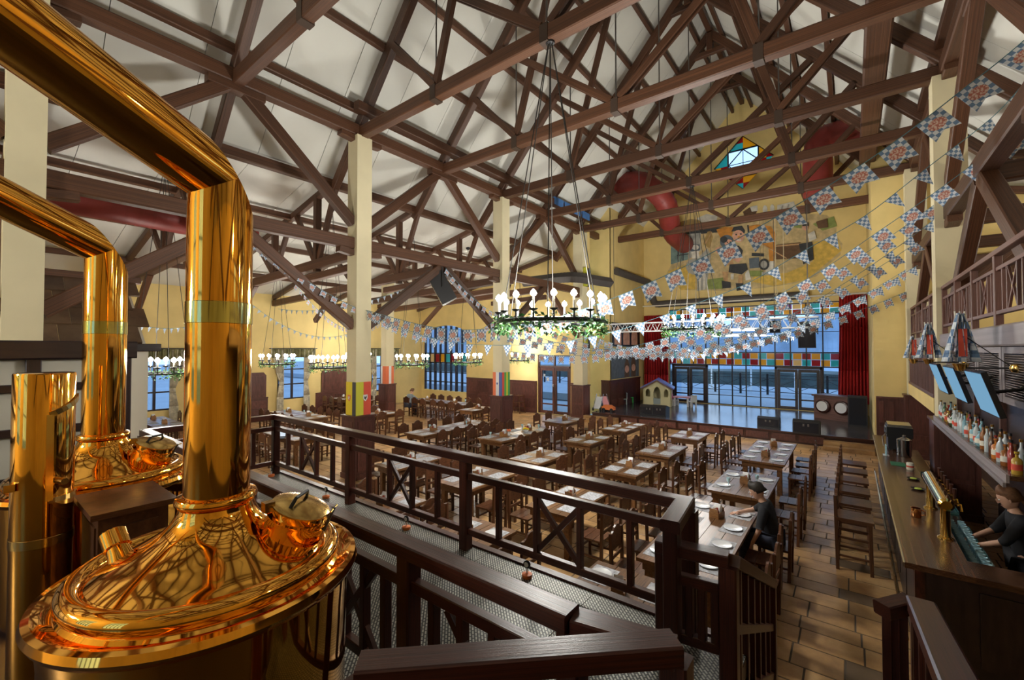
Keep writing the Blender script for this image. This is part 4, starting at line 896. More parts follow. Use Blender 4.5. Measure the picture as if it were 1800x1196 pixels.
# ducts
def duct(name, pts, r_, mat, lbl, n_=20):
    # mitred round duct with short elbow segments, ribbed seams
    path = [Vector(pts[0])]
    for a, b_, c_ in zip(pts, pts[1:], pts[2:]):
        a, b_, c_ = Vector(a), Vector(b_), Vector(c_); d0, d1 = (a - b_).normalized(), (c_ - b_).normalized(); q_ = min(r_ * 1.6, (a - b_).length * .45, (c_ - b_).length * .45)
        for i in range(5): t_ = i / 4; path.append((b_ + d0 * q_) * (1 - t_) ** 2 + b_ * 2 * t_ * (1 - t_) + (b_ + d1 * q_) * t_ ** 2)
    path.append(Vector(pts[-1]))
    t = thing(name, lbl, 'duct', path[0]); MB().tube(path, r_, n_).build('duct_pipe', mat, t, world=True, smooth=True)
    for i in range(1, len(path) - 1):
        d = (path[i + 1] - path[i - 1]).normalized(); MB().tube([path[i] - d * .03, path[i] + d * .03], r_ * 1.03, n_, caps=False).build('seam_band', mat, t, world=True, smooth=True)
duct('air_duct', [(-10.0, 20.2, 11.2), (-8.1, 20.2, 11.7), (-6.7, 20.2, 10.3), (-7.2, 22.5, 9.3), (-7.3, 25.0, 9.2)], .48, 'red_duct', 'big dark red duct elbow under the left slope above the stage')
duct('air_duct', [(.4, 20.3, 11.4), (-.95, 20.3, 11.5), (-.95, 20.3, 9.3)], .48, 'red_duct', 'big red duct bending down under the right slope above the stage')
duct('air_duct', [(-13.4, 5.2, 6.6), (-13.2, 2.6, 6.6), (-13.2, .2, 6.6), (-15.0, -1.6, 6.3)], .31, 'red_duct', 'dark red duct running in the left aisle behind the copper pipes')
duct('vent_duct', [(-13.0, 17.6, 6.75), (-10.8, 17.6, 6.75), (-10.0, 17.6, 6.7), (-9.2, 19.6, 6.6)], .24, 'grey_duct', 'dark grey vent duct jutting from the aisle above the chandelier', 4)
duct('vent_duct', [(-9.55, 21.0, 7.4), (-9.2, 24.9, 7.2), (-9.0, 24.9, 5.95), (-1.6, 24.9, 5.95)], .19, 'grey_duct', 'black vent duct dropping and running along under the mural', 12)
tag(timber('duct_shaft', (.5, 5.0, 9.85), (.5, 20.5, 9.85), .44, .3, 'timber'), 'wide brown boxed duct running lengthwise beneath the right roof slope', 'shaft')
# proscenium pennant banners beside the door
for px_, py_, lb in ((1075, 485, 'upper'), (1034, 600, 'lower')):
    p = aty(1035, py_, 18.4); t = thing('wall_banner', 'yellow and black hanging banner on the column by the stage, %s one' % lb, 'banner', (-10.38, 18.43, p.z - .4))
    MB().b2(-10.1, -9.98, 18.5, 18.72, p.z - .45, p.z + .45).build('stripe', 'flag_lime', t, world=True); MB().b2(-10.1, -9.98, 18.72, 18.92, p.z - .45, p.z + .45).build('stripe', 'flag_black', t, world=True)

# blue cloth left on the hung beam, stage ropes
plain('cloth_blue', (.06, .17, .42), .8, var=.2, scale=3); plain('rope_pale', (.55, .47, .30), .9)
bc_ = thing('blue_cloth', 'folded blue cloth lying over the beam under the left roof slope', 'cloth', (-9.95, 17, zr(-9.95) - .16))
for k in range(4):
    y0_ = 15.5 + k * .8; MB().b2(-10.08, -9.82, y0_, y0_ + .74, zr(-9.95) - .155, zr(-9.95) - .10).build('fold_top', 'cloth_blue', bc_, world=True); MB().b2(-9.835, -9.80, y0_ + .02, y0_ + .7, zr(-9.95) - .42, zr(-9.95) - .10).build('fold_front', 'cloth_blue', bc_, world=True)
for k, (px_, y_) in enumerate(((1377, 21.55), (1363, 21.75))):
    p = aty(px_, 425, y_); q_ = aty(px_ - 4, 545, y_)
    t = thing('stage_rope', 'pale rope with knot hanging before the mural, %s one' % ('left' if k else 'right'), 'rope', (p.x, y_, q_.z), group='ropes before the mural')
    MB().tube([(p.x, y_, 9.1), (p.x, y_, q_.z)], .014, 6).build('rope_line', 'rope_pale', t, world=True)
    MB().tube([(p.x + .07 * math.cos(a_q), y_, q_.z + .75 + .12 * math.sin(a_q)) for a_q in [i * PI / 6 for i in range(12)]], .014, 6, closed=True).build('rope_loop', 'rope_pale', t, world=True)
# ================================================================== BREWING PLATFORM
ZP = 1.2
pf = struct(MB().b2(-8.1, -.62, YB, 3.62, ZP - .14, ZP - .012).build('floor_platform', 'dark_panel'))
struct(MB().b2(-.62, 2.0, YB, 3.0, ZP - .14, ZP - .012).build('floor_landing', 'dark_panel'))
k = 0
for xa in (-8.1, -6.85, -5.6, -4.35, -3.1, -1.85):
    MB().b2(xa + .003, min(xa + 1.25, -.62) - .003, 1.2, 3.6, ZP - .012, ZP).build('checker_sheet', 'checker_plate', pf, world=True)
MB().b2(-8.1, -.62, 3.58, 3.66, ZP - .2, ZP + .02).build('kerb_board', 'rail_wood', pf, world=True)
MB().b2(-8.1, -.62, 3.6, 3.64, .0, ZP - .2).build('platform_front', 'dark_panel', pf, world=True)
sp = thing('platform_stairs', 'dark wooden stairs from the brewing platform down to the aisle', 'stairs', (-.2, 3.4, 0))
for k in range(7):
    MB().b2(-.6, .24, 3.0 + k * .21, 3.0 + (k + 1) * .21 + .03, ZP - (k + 1) * ZP / 7.0 - .05 + .005 * (k == 6), ZP - (k + 1) * ZP / 7.0 + .001 + .012 * (k == 6)).build('tread', 'rail_wood', sp, world=True)
    if k < 6: MB().b2(-.60, .20, 3.02 + k * .21, 3.04 + k * .21, ZP - (k + 1) * ZP / 7.0, ZP - k * ZP / 7.0 - .05).build('riser', 'dark_panel', sp, world=True)
# railings
def rail_run(t, p0, p1, z, posts, cross, top=1.0, post=.11, W='rail_wood'):
    p0, p1 = Vector((*p0, z)), Vector((*p1, z)); L = (p1 - p0).length; u = (p1 - p0) / L; Z = Vector((0, 0, 1))
    timber('top_rail', p0 + Z * top, p1 + Z * top, .13, .085, W, t)
    timber('upper_rail', p0 + Z * (top - .2), p1 + Z * (top - .2), .06, .07, W, t)
    timber('lower_rail', p0 + Z * .2, p1 + Z * .2, .06, .07, W, t)
    for s_ in posts: timber('post', p0 + u * (L * s_), p0 + u * (L * s_) + Z * (top - .04), post, post, W, t, upv=(0, 1, 0))
    ps = sorted(posts)
    for a, b_ in zip(ps, ps[1:]):
        la, lb = L * a, L * b_; n_ = 5
        for j in range(1, n_):
            q_ = la + (lb - la) * j / n_
            timber('baluster', p0 + u * q_ + Z * .22, p0 + u * q_ + Z * (top - .22), .05, .06, W, t, upv=(0, 1, 0))
        if cross:
            q0, q1 = la + (lb - la) * 2 / n_, la + (lb - la) * 3 / n_
            if (lb - la) < 1.2: q0, q1 = la + (lb - la) * .3, la + (lb - la) * .7
            timber('cross_bar', p0 + u * q0 + Z * .24, p0 + u * q1 + Z * (top - .24), .035, .05, W, t); timber('cross_bar', p0 + u * q1 + Z * .24, p0 + u * q0 + Z * (top - .24), .035, .05, W, t)
r1 = thing('platform_railing', 'dark red-brown railing with crossed bars overlooking the dining tables', 'railing', (-4.5, 3.5, ZP), group='railings of the brewing platform')
rail_run(r1, (-8.0, 3.5), (-1.0, 3.5), ZP, (0, .335, .66, 1.0), True)
rail_run(r1, (-8.0, 1.68), (-8.0, 3.5), ZP, (0, 1), True)
timber('top_rail', (-1.04, 3.56, ZP + 1.0), (-.98, 2.98, ZP + 1.0), .13, .085, 'rail_wood', r1); timber('post', (-1.0, 3.08, ZP - .01), (-1.0, 3.08, ZP + .96), .1, .1, 'rail_wood', r1, upv=(0, 1, 0))
rail_run(r1, (-1.12, 3.12), (-.66, 3.18), ZP, (.12, 1), False, top=.8)
r2 = thing('platform_railing', 'dark railing between the copper kettles and the checker-plate walkway', 'railing', (-4, 1.7, ZP), group='railings of the brewing platform')
rail_run(r2, (-8.0, 1.7), (-.99, 1.7), ZP, (0, .17, .34, .51, .68, .84, 1.0), True)
r3 = thing('platform_railing', 'worn dark railing in the near foreground, at the bottom picture edge', 'railing', (-.8, 1.4, ZP), group='railings of the brewing platform')
timber('top_rail', (-.99, 1.72, ZP + .98), (-.57, 1.8, ZP + .98), .13, .08, 'rail_wood', r3)
rail_run(r3, (-.57, 1.8), (-1.46, .94), ZP, (0, 1), False)

r4 = thing('stair_railing', 'brown stair railing going down left of the aisle stairs', 'railing', (-.63, 3.6, .4), group='railings of the platform stairs')
timber('top_rail', (-.64, 3.2, 1.99), (-.62, 4.75, 1.2), .09, .08, 'rail_wood', r4); timber('lower_rail', (-.63, 3.2, 1.55), (-.62, 4.7, .82), .05, .06, 'rail_wood', r4); timber('lower_rail', (-.63, 3.2, 1.12), (-.62, 4.7, .38), .05, .06, 'rail_wood', r4)
for k in range(6):
    yq = 3.3 + k * .25; timber('baluster', (-.63, yq, max(.02, 1.07 - (yq - 3.2) * .5)), (-.63, yq, 1.95 - (yq - 3.2) * .51), .045, .05, 'rail_wood', r4, upv=(0, 1, 0))
timber('post', (-.62, 4.72, 0), (-.62, 4.72, 1.2), .08, .08, 'rail_wood', r4, upv=(0, 1, 0))
r5 = thing('stair_railing', 'brown stair railing right of the aisle stairs, next to the bar end', 'railing', (.3, 3.3, .6), group='railings of the platform stairs')
timber('top_rail', (.30, 2.2, 2.16), (.30, 3.5, 1.9), .13, .07, 'rail_wood', r5); timber('top_rail', (.26, 3.52, 1.89), (.12, 3.36, 1.87), .1, .08, 'rail_wood', r5)
for k in range(5): yq = 2.3 + k * .28; timber('baluster', (.28, yq, max(.02, ZP - (yq - 3.0) * .8) if yq > 3.0 else ZP - .012), (.28, yq, 2.1 - (yq - 2.2) * .2), .045, .05, 'rail_wood', r5, upv=(0, 1, 0))
for k in range(3): q_ = k / 3; timber('baluster', (.14 + .12 * q_, 3.38 + .12 * q_, .35), (.14 + .12 * q_, 3.38 + .12 * q_, 1.84), .04, .04, 'rail_wood', r5, upv=(0, 1, 0))
timber('lower_rail', (.13, 3.37, 1.35), (.27, 3.5, 1.33), .04, .06, 'rail_wood', r5); timber('post', (.30, 3.5, .2), (.30, 3.5, 1.86), .09, .09, 'rail_wood', r5, upv=(0, 1, 0)); timber('lower_rail', (.29, 2.2, 1.5), (.29, 3.45, 1.2), .05, .06, 'rail_wood', r5)
# ================================================================== COPPER KETTLES
def kettle(cx, cy, lbl):
    t = thing('brew_kettle', lbl, 'brew kettle', (cx, cy, ZP), group='copper brew kettles'); b0 = -ZP
    body = [(.52, 0.0), (.60, .02), (.635, .10), (.645, .85), (.655, .98)]
    MB().lathe(body, 96).build('body', 'copper', t, smooth=True)
    rim = [(.655, .98), (.685, .995), (.70, 1.025), (.69, 1.055), (.665, 1.06), (.64, 1.045), (.615, 1.035), (.60, 1.035)]
    MB().lathe(rim, 96, cap=False).build('outer_rim', 'copper', t, smooth=True)
    ring = [(.60, 1.035)] + [(.555 + .048 * math.cos(q_), 1.09 + .052 * math.sin(q_)) for q_ in [(-.9 + i * .3) for i in range(13)]] + [(.505, 1.118)]
    MB().lathe(ring, 96, cap=False).build('inner_ring', 'copper', t, smooth=True)
    dome = [(.505, 1.12), (.46, 1.145), (.40, 1.175), (.34, 1.205), (.28, 1.24), (.235, 1.272), (.20, 1.31), (.178, 1.35), (.168, 1.385)]
    # resample the dome smoothly
    ds = []
    for i in range(len(dome) - 1):
        p0 = dome[max(i - 1, 0)]; p1 = dome[i]; p2 = dome[i + 1]; p3 = dome[min(i + 2, len(dome) - 1)]
        for s_ in range(4):
            u = s_ / 4; ds.append(tuple(.5 * (2 * p1[a] + (p2[a] - p0[a]) * u + (2 * p0[a] - 5 * p1[a] + 4 * p2[a] - p3[a]) * u * u + (3 * p1[a] - p0[a] - 3 * p2[a] + p3[a]) * u ** 3) for a in (0, 1)))
    ds.append(dome[-1]); MB().lathe(ds, 96, cap=False).build('dome', 'copper', t, smooth='all')
    MB().lathe([(.168, 1.385), (.172, 1.39), (.184, 1.405), (.186, 1.42), (.178, 1.437), (.16, 1.443), (.15, 1.445)], 64, cap=False).build('neck_collar', 'copper', t, smooth=True)
    # steam pipe: vertical then mitred elbow rising towards the back of the hall
    d = Vector((.24, -1.08, .48)).normalized(); e = Vector((0, 0, 3.09)); n_ = 64; r_ = .149
    pipe = MB(); pipe.lathe([(r_, 1.44), (r_, 2.0), (r_, 2.6)], n_, cap=False)
    z0_ = len(pipe.v) - n_; nrm = (Vector((0, 0, 1)) - d).normalized()   # mitre plane between the two directions
    k = len(pipe.v)
    for j in range(n_):
        a = 2 * PI * j / n_; p = Vector((r_ * math.cos(a), r_ * math.sin(a), 0)); tt = (e - p).dot(nrm) / nrm.z; pipe.v.append((p.x, p.y, tt))
    for j in range(n_): pipe.f.append((z0_ + j, z0_ + (j + 1) % n_, k + (j + 1) % n_, k + j)); pipe.mi.append(0)
    pipe.build('steam_pipe', 'copper', t, smooth=True)
    up = MB(); up.v = [pipe.v[k + j] for j in range(n_)]; L = 9.6
    up.v += [tuple(Vector(v_) + d * L) for v_ in up.v]
    up.f = [(j, (j + 1) % n_, n_ + (j + 1) % n_, n_ + j) for j in range(n_)]; up.mi = [0] * n_
    up.build('steam_pipe_upper', 'copper', t, smooth=True)
    MB().tube([Vector(e) + d * .12, Vector(e) + d * .10], r_ * 1.01, n_, caps=False) 
    MB().lathe([(r_ + .0005, 2.33), (r_ + .003, 2.332), (r_ + .003, 2.44), (r_ + .0005, 2.442)], 64, cap=False).build('pipe_reflection_band', 'sleeve', t, smooth=True)
    # manhole with hinged lid
    hc = Vector((.235, .31, 1.27)); ax = Vector((.30, .22, 1)).normalized(); M = Matrix.Translation(hc) @ ax.to_track_quat('Z', 'Y').to_matrix().to_4x4()
    mh = MB().lathe([(.158, -.10), (.15, -.02), (.15, .0), (.158, .006), (.158, .012), (.142, .015), (.142, .055)], 40, M, cap=False).build('manhole_neck', 'copper', t, smooth=True)
    lid = MB().lathe([(.142, .055), (.15, .057), (.152, .066), (.143, .07), (.11, .078), (.06, .088), (0, .092)], 40, M).build('manhole_lid', 'brass', t, smooth=True)
    MB().tube([M @ Vector((-.09, .02, .075)), M @ Vector((-.06, .02, .125)), M @ Vector((.06, .02, .125)), M @ Vector((.09, .02, .075))], .010, 8).build('lid_handle', 'black_metal', lid, smooth=True)
    MB().tube([M @ Vector((.03, -.155, -.03)), M @ Vector((.05, -.16, .10))], .009, 8).build('clamp_screw', 'rod_steel', lid, smooth=True); MB().tube([M @ Vector((.0, -.165, .092)), M @ Vector((.10, -.155, .092))], .005, 6).build('clamp_bar', 'brass', lid, smooth=True)
    MB().box(M @ Vector((-.10, .13, .05)), (.05, .05, .05)).build('hinge', 'brass', lid)
    # sight lamp stub on the left
    sc_ = Vector((-.215, -.345, 1.165)); ax2 = Vector((-.62, -.10, .62)).normalized(); M2 = Matrix.Translation(sc_) @ ax2.to_track_quat('Z', 'Y').to_matrix().to_4x4()
    MB().lathe([(.06, -.05), (.05, .01), (.046, .05), (.056, .052), (.056, .135), (.05, .14), (0, .141)], 28, M2).build('sight_stub', 'copper', t, smooth=True)
    MB().tube([M2 @ Vector((.03, 0, .135)), M2 @ Vector((.03, .01, .15))], .012, 8).build('stub_knob', 'brass', t, smooth=True)
    return t
plain('sleeve', (0.62, 0.55, 0.20), 0.09, metal=1.0)  # pipe band: its greenish reflection put into the metal colour
k1 = kettle(-2.66, .87, 'shining copper brew kettle with tall steam pipe in the left foreground')
k2 = dup(k1, (-5.33, .84, ZP), 0, 'copper brew kettle standing farther back, behind the dark cabinet')
t = thing('copper_tank', 'slim copper cylinder tank with brass sight-glass bracket at the left edge', 'tank', (-4.45, .395, ZP))
MB().lathe([(.15, 0), (.155, .01), (.155, 2.02), (.152, 2.03), (.14, 2.032), (0, 2.03)], 64).build('tank_body', 'copper', t, smooth=True)
cp = lambda dg, z_: Vector((.163 * math.cos(math.radians(dg)), .163 * math.sin(math.radians(dg)), z_))
st_ = [cp(85 - 80 * k_ / 8, 1.86 - .11 * k_ / 8) for k_ in range(9)] + [cp(5, 1.45), cp(5, 1.19)] + [cp(5 + 80 * k_ / 8, 1.17) for k_ in range(9)]
sg = MB()
for p_, q_ in zip(st_, st_[1:]): sg.bar(p_, q_, .012, .036, tuple((p_ + q_) * .5 * Vector((0, 0, 0)) + Vector((0, 0, 1)) if abs((q_ - p_).normalized().z) < .9 else Vector((0, 1, 0))))
sg.build('sight_glass_strap', 'brass', t); MB().lathe([(.157, .86), (.16, .862), (.16, .92), (.157, .922)], 64, cap=False).build('tank_band', 'brass', t, smooth=True)
MB().tube([(.15, .05, 1.30), (.24, .08, 1.30)], .022, 10).build('valve', 'brass', t, smooth=True); MB().box((.06, -.16, 1.28), (.07, .05, .05)).build('gauge_block', 'brass', t)
t = thing('cabinet', 'dark wooden cabinet with overhanging top between the two kettles', 'cabinet', (-4.27, .80, ZP), rz=.0)
MB().b2(-.28, .28, -.19, .19, 0, 1.06).build('body', 'chair_wood', t); MB().b2(-.33, .33, -.235, .235, 1.06, 1.10).build('top', 'chair_wood', t); MB().b2(-.22, .22, -.2, -.19, .1, .98).build('door', 'chair_wood', t); MB().b2(.28, .29, -.13, .13, .1, .98).build('side_panel', 'chair_wood', t)
# half-timbered partition left of the platform
hp = sgroup('wall_half_timbered', (-8.25, -2, ZP))
MB().b2(-8.28, -8.2, -6.0, 1.55, ZP - .01, 3.3).build('infill', 'plaster_white', hp, world=True)
timber('head_beam', (-8.2, -6.0, 3.38), (-8.2, 1.62, 3.38), .2, .24, 'dark_panel', hp)
for yq in (-5, -3.6, -2.2, -.8, -.1, .62, 1.5): timber('stud', (-8.2, yq, ZP), (-8.2, yq, 3.26), .12, .14, 'dark_panel', hp, upv=(0, 1, 0))
for zz in (1.75, 2.35, 2.9): timber('rail', (-8.2, -6, zz), (-8.2, 1.5, zz), .1, .1, 'dark_panel', hp)
# shingled hut roof in the aisle
hr = thing('hut_roof', 'brown shingled hut roof rising behind the leftmost column', 'roof', (-12.5, 0, 3.4))
for k in range(4):
    x0_, z0_ = -11.6 - k * .42, 3.5 + k * .36
    for j in range(16):
        yq = -4.0 + j * .4 + (.2 if k % 2 else 0)
        MB().prism([(x0_, yq + .004, z0_), (x0_, yq + .396, z0_), (x0_ - .5, yq + .396, z0_ + .40), (x0_ - .5, yq + .004, z0_ + .40)], (.025, 0, .03)).build('shingle', 'shingle', hr, world=True)
timber('ridge_board', (-13.35, -4.2, 5.0), (-13.35, 2.7, 5.0), .2, .16, 'timber', hr); timber('eaves_board', (-11.6, -4.2, 3.42), (-11.6, 2.7, 3.42), .12, .16, 'dark_panel', hr)
MB().prism([(-11.7, 2.5, 0), (-13.5, 2.5, 0), (-13.5, 2.5, 4.9), (-11.7, 2.5, 3.4)], (0, -.12, 0)).build('gable_wall', 'plaster_white', hr, world=True); MB().b2(-11.72, -11.6, -4.0, 2.5, 0, 3.4).build('hut_wall', 'plaster_white', hr, world=True)
# little lanterns on the walkway edge
def lantern(px_, py_, lbl):
    p = atz(px_, py_, ZP); t = thing('floor_lantern', lbl, 'lantern', (p.x, min(p.y, 3.42), ZP), group='small lanterns along the walkway')
    MB().lathe([(.045, 0), (.05, .01), (.05, .035), (.02, .04), (.012, .045)], 14).build('base', 'toy_orange', t, smooth=True); MB().tube([(0, 0, .04), (0, 0, .10)], .008, 6).build('stem', 'white_metal', t)
    MB().lathe([(.0, -.01), (.035, -.01), (.035, .01), (0, .01)], 14, Matrix.Translation((0, 0, .125)) @ Matrix.Rotation(PI / 2, 4, 'X')).build('lens', 'black', t)
    MB().lathe([(.0, .011), (.024, .011), (.024, .014), (0, .014)], 14, Matrix.Translation((0, 0, .125)) @ Matrix.Rotation(PI / 2, 4, 'X')).build('lens_glass', 'plate_white', t)
lantern(927, 1015, 'small orange floor lantern nearest the camera on the walkway'); lantern(716, 930, 'small floor lantern in the middle of the walkway'); lantern(573, 876, 'small floor lantern on the far half of the walkway'); lantern(477, 838, 'small floor lantern in the corner of the walkway railing')
# ================================================================== BAR
bar = thing('bar_counter', 'long dark wooden bar counter along the right side', 'bar counter', (.7, 10.6, 0))
MB().b2(.42, .95, 6.28, 15.0, 1.06, 1.12).build('counter_top', 'bar_wood', bar, world=True); MB().b2(.95, 2.6, 6.28, 6.72, 1.06, 1.12).build('counter_top', 'bar_wood', bar, world=True)
MB().b2(.52, .9, 6.36, 14.9, .02, 1.06).build('front_body', 'dark_panel', bar, world=True); MB().b2(.9, 2.6, 6.36, 6.6, .02, 1.06).build('end_body', 'dark_panel', bar, world=True)
for k in range(9): MB().b2(.505, .52, 6.5 + k * .93, 7.3 + k * .93, .2, .95).build('front_panel', 'dark_panel', bar, world=True)
for k in range(3): MB().b2(.98 + k * .52, 1.42 + k * .52, 6.345, 6.36, .2, .95).build('end_panel', 'dark_panel', bar, world=True)
MB().b2(.50, .58, 6.34, 6.42, .02, 1.06).build('corner_post', 'rail_wood', bar, world=True)
MB().b2(.405, .42, 6.28, 15.0, 1.07, 1.115).build('edge_strip', 'steel', bar, world=True)
MB().tube([(.44, 6.5, .2), (.44, 14.8, .2)], .02, 8).build('foot_rail', 'brass', bar, world=True, smooth=True)
wt = thing('back_worktop', 'steel worktop on the bartender side of the bar', 'worktop', (1.08, 10, 0)); MB().b2(.955, 1.25, 6.8, 14.6, .86, .9).build('top', 'steel', wt, world=True); MB().b2(.97, 1.22, 6.85, 14.5, .02, .86).build('body', 'dark_panel', wt, world=True)
plain('tray_teal_glow', (.16, .50, .55), .15); plain('tumbler', (.45, .68, .75), .06, spec=.8)  # blue-lit glow of the trays is put into the teal colour
tg = MB().lathe([(.026, 0), (.03, .002), (.036, .11), (.033, .11), (.027, .01), (0, .01)], 12).mesh('tumbler', 'tumbler', True)
for q_, (y0_, y1_, lb) in enumerate(((6.85, 8.6, 'near'), (9.3, 11.6, 'far'))):
    tr = thing('glass_tray', 'glass rinsing tray with teal glow in its colour, %s one behind the taps' % lb, 'tray', (1.08, (y0_ + y1_) / 2, .9), group='glass trays behind the bar'); MB().b2(.97, 1.24, y0_, y1_, .901, .92).build('tray', 'tray_teal_glow', tr, world=True)
    for a, b_ in ((.97, .985), (1.225, 1.24)): MB().b2(a, b_, y0_, y1_, .92, .95).build('tray_edge', 'tray_teal_glow', tr, world=True)
    nrow = int((y1_ - y0_) / .1)
    for j in range(nrow):
        for i in range(2):
            o = place(tg, 'tumbler', Matrix.Translation((1.05 + i * .1, y0_ + .07 + j * .1, .921)))
            tag(o, 'small clear tumbler standing on the %s teal glass tray' % lb, 'glass', 'tumblers on the %s glass tray' % lb)
tw = thing('beer_tower', 'golden beer tower with a barrel pipe and taps on the bar', 'beer tower', (.88, 8.0, 1.12))
for yq in (7.35, 8.6): MB().lathe([(.075, 0), (.075, .015), (.05, .03), (.045, .36), (.055, .38)], 24, Matrix.Translation((.86, yq, 1.12))).build('column', 'gold', tw, world=True, smooth=True)
MB().tube([(.86, 7.22, 1.55), (.86, 7.25, 1.55), (.86, 8.7, 1.55), (.86, 8.73, 1.55)], [.05, .075, .075, .05], 24).build('barrel_pipe', 'gold', tw, world=True, smooth=True)
for k in range(6):
    yq = 7.4 + k * .23; MB().tube([(.93, yq, 1.55), (1.0, yq, 1.54), (1.01, yq, 1.46)], .012, 8).build('tap_spout', 'gold', tw, world=True, smooth=True); MB().tube([(.95, yq, 1.60), (.95, yq, 1.72)], [.012, .02], 8).build('tap_handle', 'rail_wood', tw, world=True, smooth=True)
t = thing('copper_mug', 'copper mug of straws on the bar beside the beer tower', 'mug', (.66, 8.05, 1.12)); MB().lathe([(.05, 0), (.055, .01), (.055, .12), (.05, .12), (.048, .02), (0, .02)], 20).build('cup', 'copper_plain', t, smooth=True); MB().tube([(.055, 0, .03), (.09, 0, .04), (.09, 0, .09), (.055, 0, .1)], .008, 6).build('handle', 'copper_plain', t, smooth=True)
t = thing('coffee_machine', 'black and chrome coffee machine at the far end of the bar', 'coffee machine', (.82, 13.3, 1.12)); MB().b2(-.2, .2, -.35, .35, .03, .3).build('base', 'black_metal', t); MB().b2(-.22, .22, -.38, .38, .3, .52).build('head', 'black_metal', t); MB().b2(-.2, .2, -.3, .3, .52, .57).build('cup_rack', 'steel', t); MB().b2(-.24, -.22, -.2, .2, .34, .48).build('badge_plate', 'steel', t); MB().tube([(-.2, -.3, .4), (-.3, -.42, .3), (-.28, -.45, .1)], .015, 6).build('steam_wand', 'steel', t)
for a in (-.15, .15):
    for b_ in (-.3, .3): MB().b2(a - .03, a + .03, b_ - .03, b_ + .03, 0, .03).build('foot', 'black', t)
t = thing('water_urn', 'brushed steel urn with lid beside the coffee machine', 'urn', (.85, 12.4, 1.12)); MB().lathe([(.11, 0), (.12, .02), (.12, .34), (.125, .35), (.1, .37), (.03, .4), (.03, .44), (0, .45)], 28).build('urn_body', 'steel', t, smooth=True); MB().tube([(-.12, 0, .06), (-.18, 0, .06), (-.18, 0, .03)], .012, 6).build('spigot', 'black', t)
plain('sign_blue', (.35, .62, .70), .4)
t = thing('counter_sign', 'pale blue printed sign standing on the bar counter', 'sign', (.55, 12.3, 1.12)); MB().b2(-.01, .01, -.1, .1, 0, .22).build('panel', 'sign_blue' if 'sign_blue' in MATS else 'screen_white', t); MB().b2(-.05, .05, -.08, .08, 0, .012).build('stand', 'plate_white', t)
MB().b2(-.013, -.01, -.06, .06, .09, .13).build('print_block', 'plate_white', t)
plain('green_mat', (.02, .16, .07), .8); tag(MB().b2(.58, .80, 11.3, 11.65, 1.121, 1.13).build('bar_mat', 'green_mat'), 'flat green rubber mat on the bar counter', 'mat')
t = thing('napkin_box', 'cream tin with red mark next to the green bar mat', 'tin', (.84, 11.1, 1.12)); MB().lathe([(.05, 0), (.055, .01), (.055, .12), (.05, .13), (0, .13)], 16).build('tin', 'wax', t, smooth=True); MB().lathe([(.056, .05), (.056, .08)], 16, cap=False).build('tin_label', 'flag_red', t)
plain('lime_green', (.5, .6, .08), .5)
for k, yq in enumerate((10.3, 9.6)):
    t = thing('snack_dish', 'black dish with yellow-green slices on the bar, %s one' % ('far' if k == 0 else 'near'), 'dish', (.82, yq, 1.12), group='dishes of slices on the bar'); MB().lathe([(.06, 0), (.09, .025), (.085, .025), (.055, .008), (0, .008)], 20).build('dish', 'black', t, smooth=True)
    MB().lathe([(0, .01), (.05, .01), (.045, .03), (0, .035)], 14).build('slices', 'lime_green', t, smooth=True)
# back wall of the bar, shelf and bottles
bb = struct(MB().b2(2.65, 2.8, 6.4, 18.9, .0, 3.42).build('wall_bar_back', 'dark_panel'))
cb_ = thing('back_bar', 'dark back-bar cabinets with wood counter behind the bartender', 'cabinet', (2.4, 9, 0))
MB().b2(2.15, 2.64, 6.9, 12.2, .02, .95).build('body', 'dark_panel', cb_, world=True); MB().b2(2.1, 2.645, 6.9, 12.2, .95, 1.0).build('top', 'bar_wood', cb_, world=True)
for k in range(6): MB().b2(2.135, 2.15, 6.95 + k * .87, 7.75 + k * .87, .1, .88).build('door', 'dark_panel', cb_, world=True)
sh = thing('bottle_shelf', 'long grey-edged shelf carrying the liquor bottles above the bar', 'shelf', (1.45, 9.8, 2.0))
MB().b2(1.32, 1.62, 7.0, 12.3, 1.98, 2.03).build('shelf_board', 'bar_wood', sh, world=True); MB().b2(1.295, 1.32, 7.0, 12.3, 1.95, 2.04).build('front_edge', 'grey_wood', sh, world=True); MB().b2(1.27, 1.295, 7.0, 12.3, 1.90, 1.95).build('lower_edge', 'grey_wood', sh, world=True)
for yq in (7.3, 8.9, 10.5, 12.0): MB().b2(1.6, 1.66, yq - .03, yq + .03, 2.03, 3.4).build('upright', 'gallery_wood', sh, world=True)
MB().b2(1.66, 1.68, 7.0, 12.3, 1.98, 3.4).build('back_panel', 'dark_panel', sh, world=True)
BP = {'tall': [(.036, 0), (.038, .01), (.038, .19), (.03, .225), (.014, .255), (.014, .31), (.017, .312), (.017, .33), (0, .33)], 'square': [(.042, 0), (.044, .008), (.044, .15), (.035, .17), (.014, .185), (.014, .225), (.02, .227), (.02, .25), (0, .25)], 'round': [(.03, 0), (.05, .02), (.056, .07), (.05, .12), (.02, .16), (.014, .19), (.02, .192), (.02, .215), (0, .215)], 'slim': [(.03, 0), (.031, .2), (.013, .25), (.012, .32), (.015, .322), (.015, .34), (0, .34)]}
BC = {'amber': (.30, .10, .02), 'brown': (.12, .04, .015), 'clear': (.55, .62, .64), 'green': (.05, .14, .06), 'red': (.40, .03, .02), 'blue': (.25, .50, .60), 'gold': (.55, .36, .05), 'orange': (.6, .2, .03)}
for k_, v_ in BC.items(): plain('bottle_' + k_, v_, .08, spec=.8)
BL = {'tall': 'tall', 'square': 'squat square', 'round': 'round-bellied', 'slim': 'slim'}
_bm = {}; random.seed(21); yb = 7.12; bi = 0; names_ = []
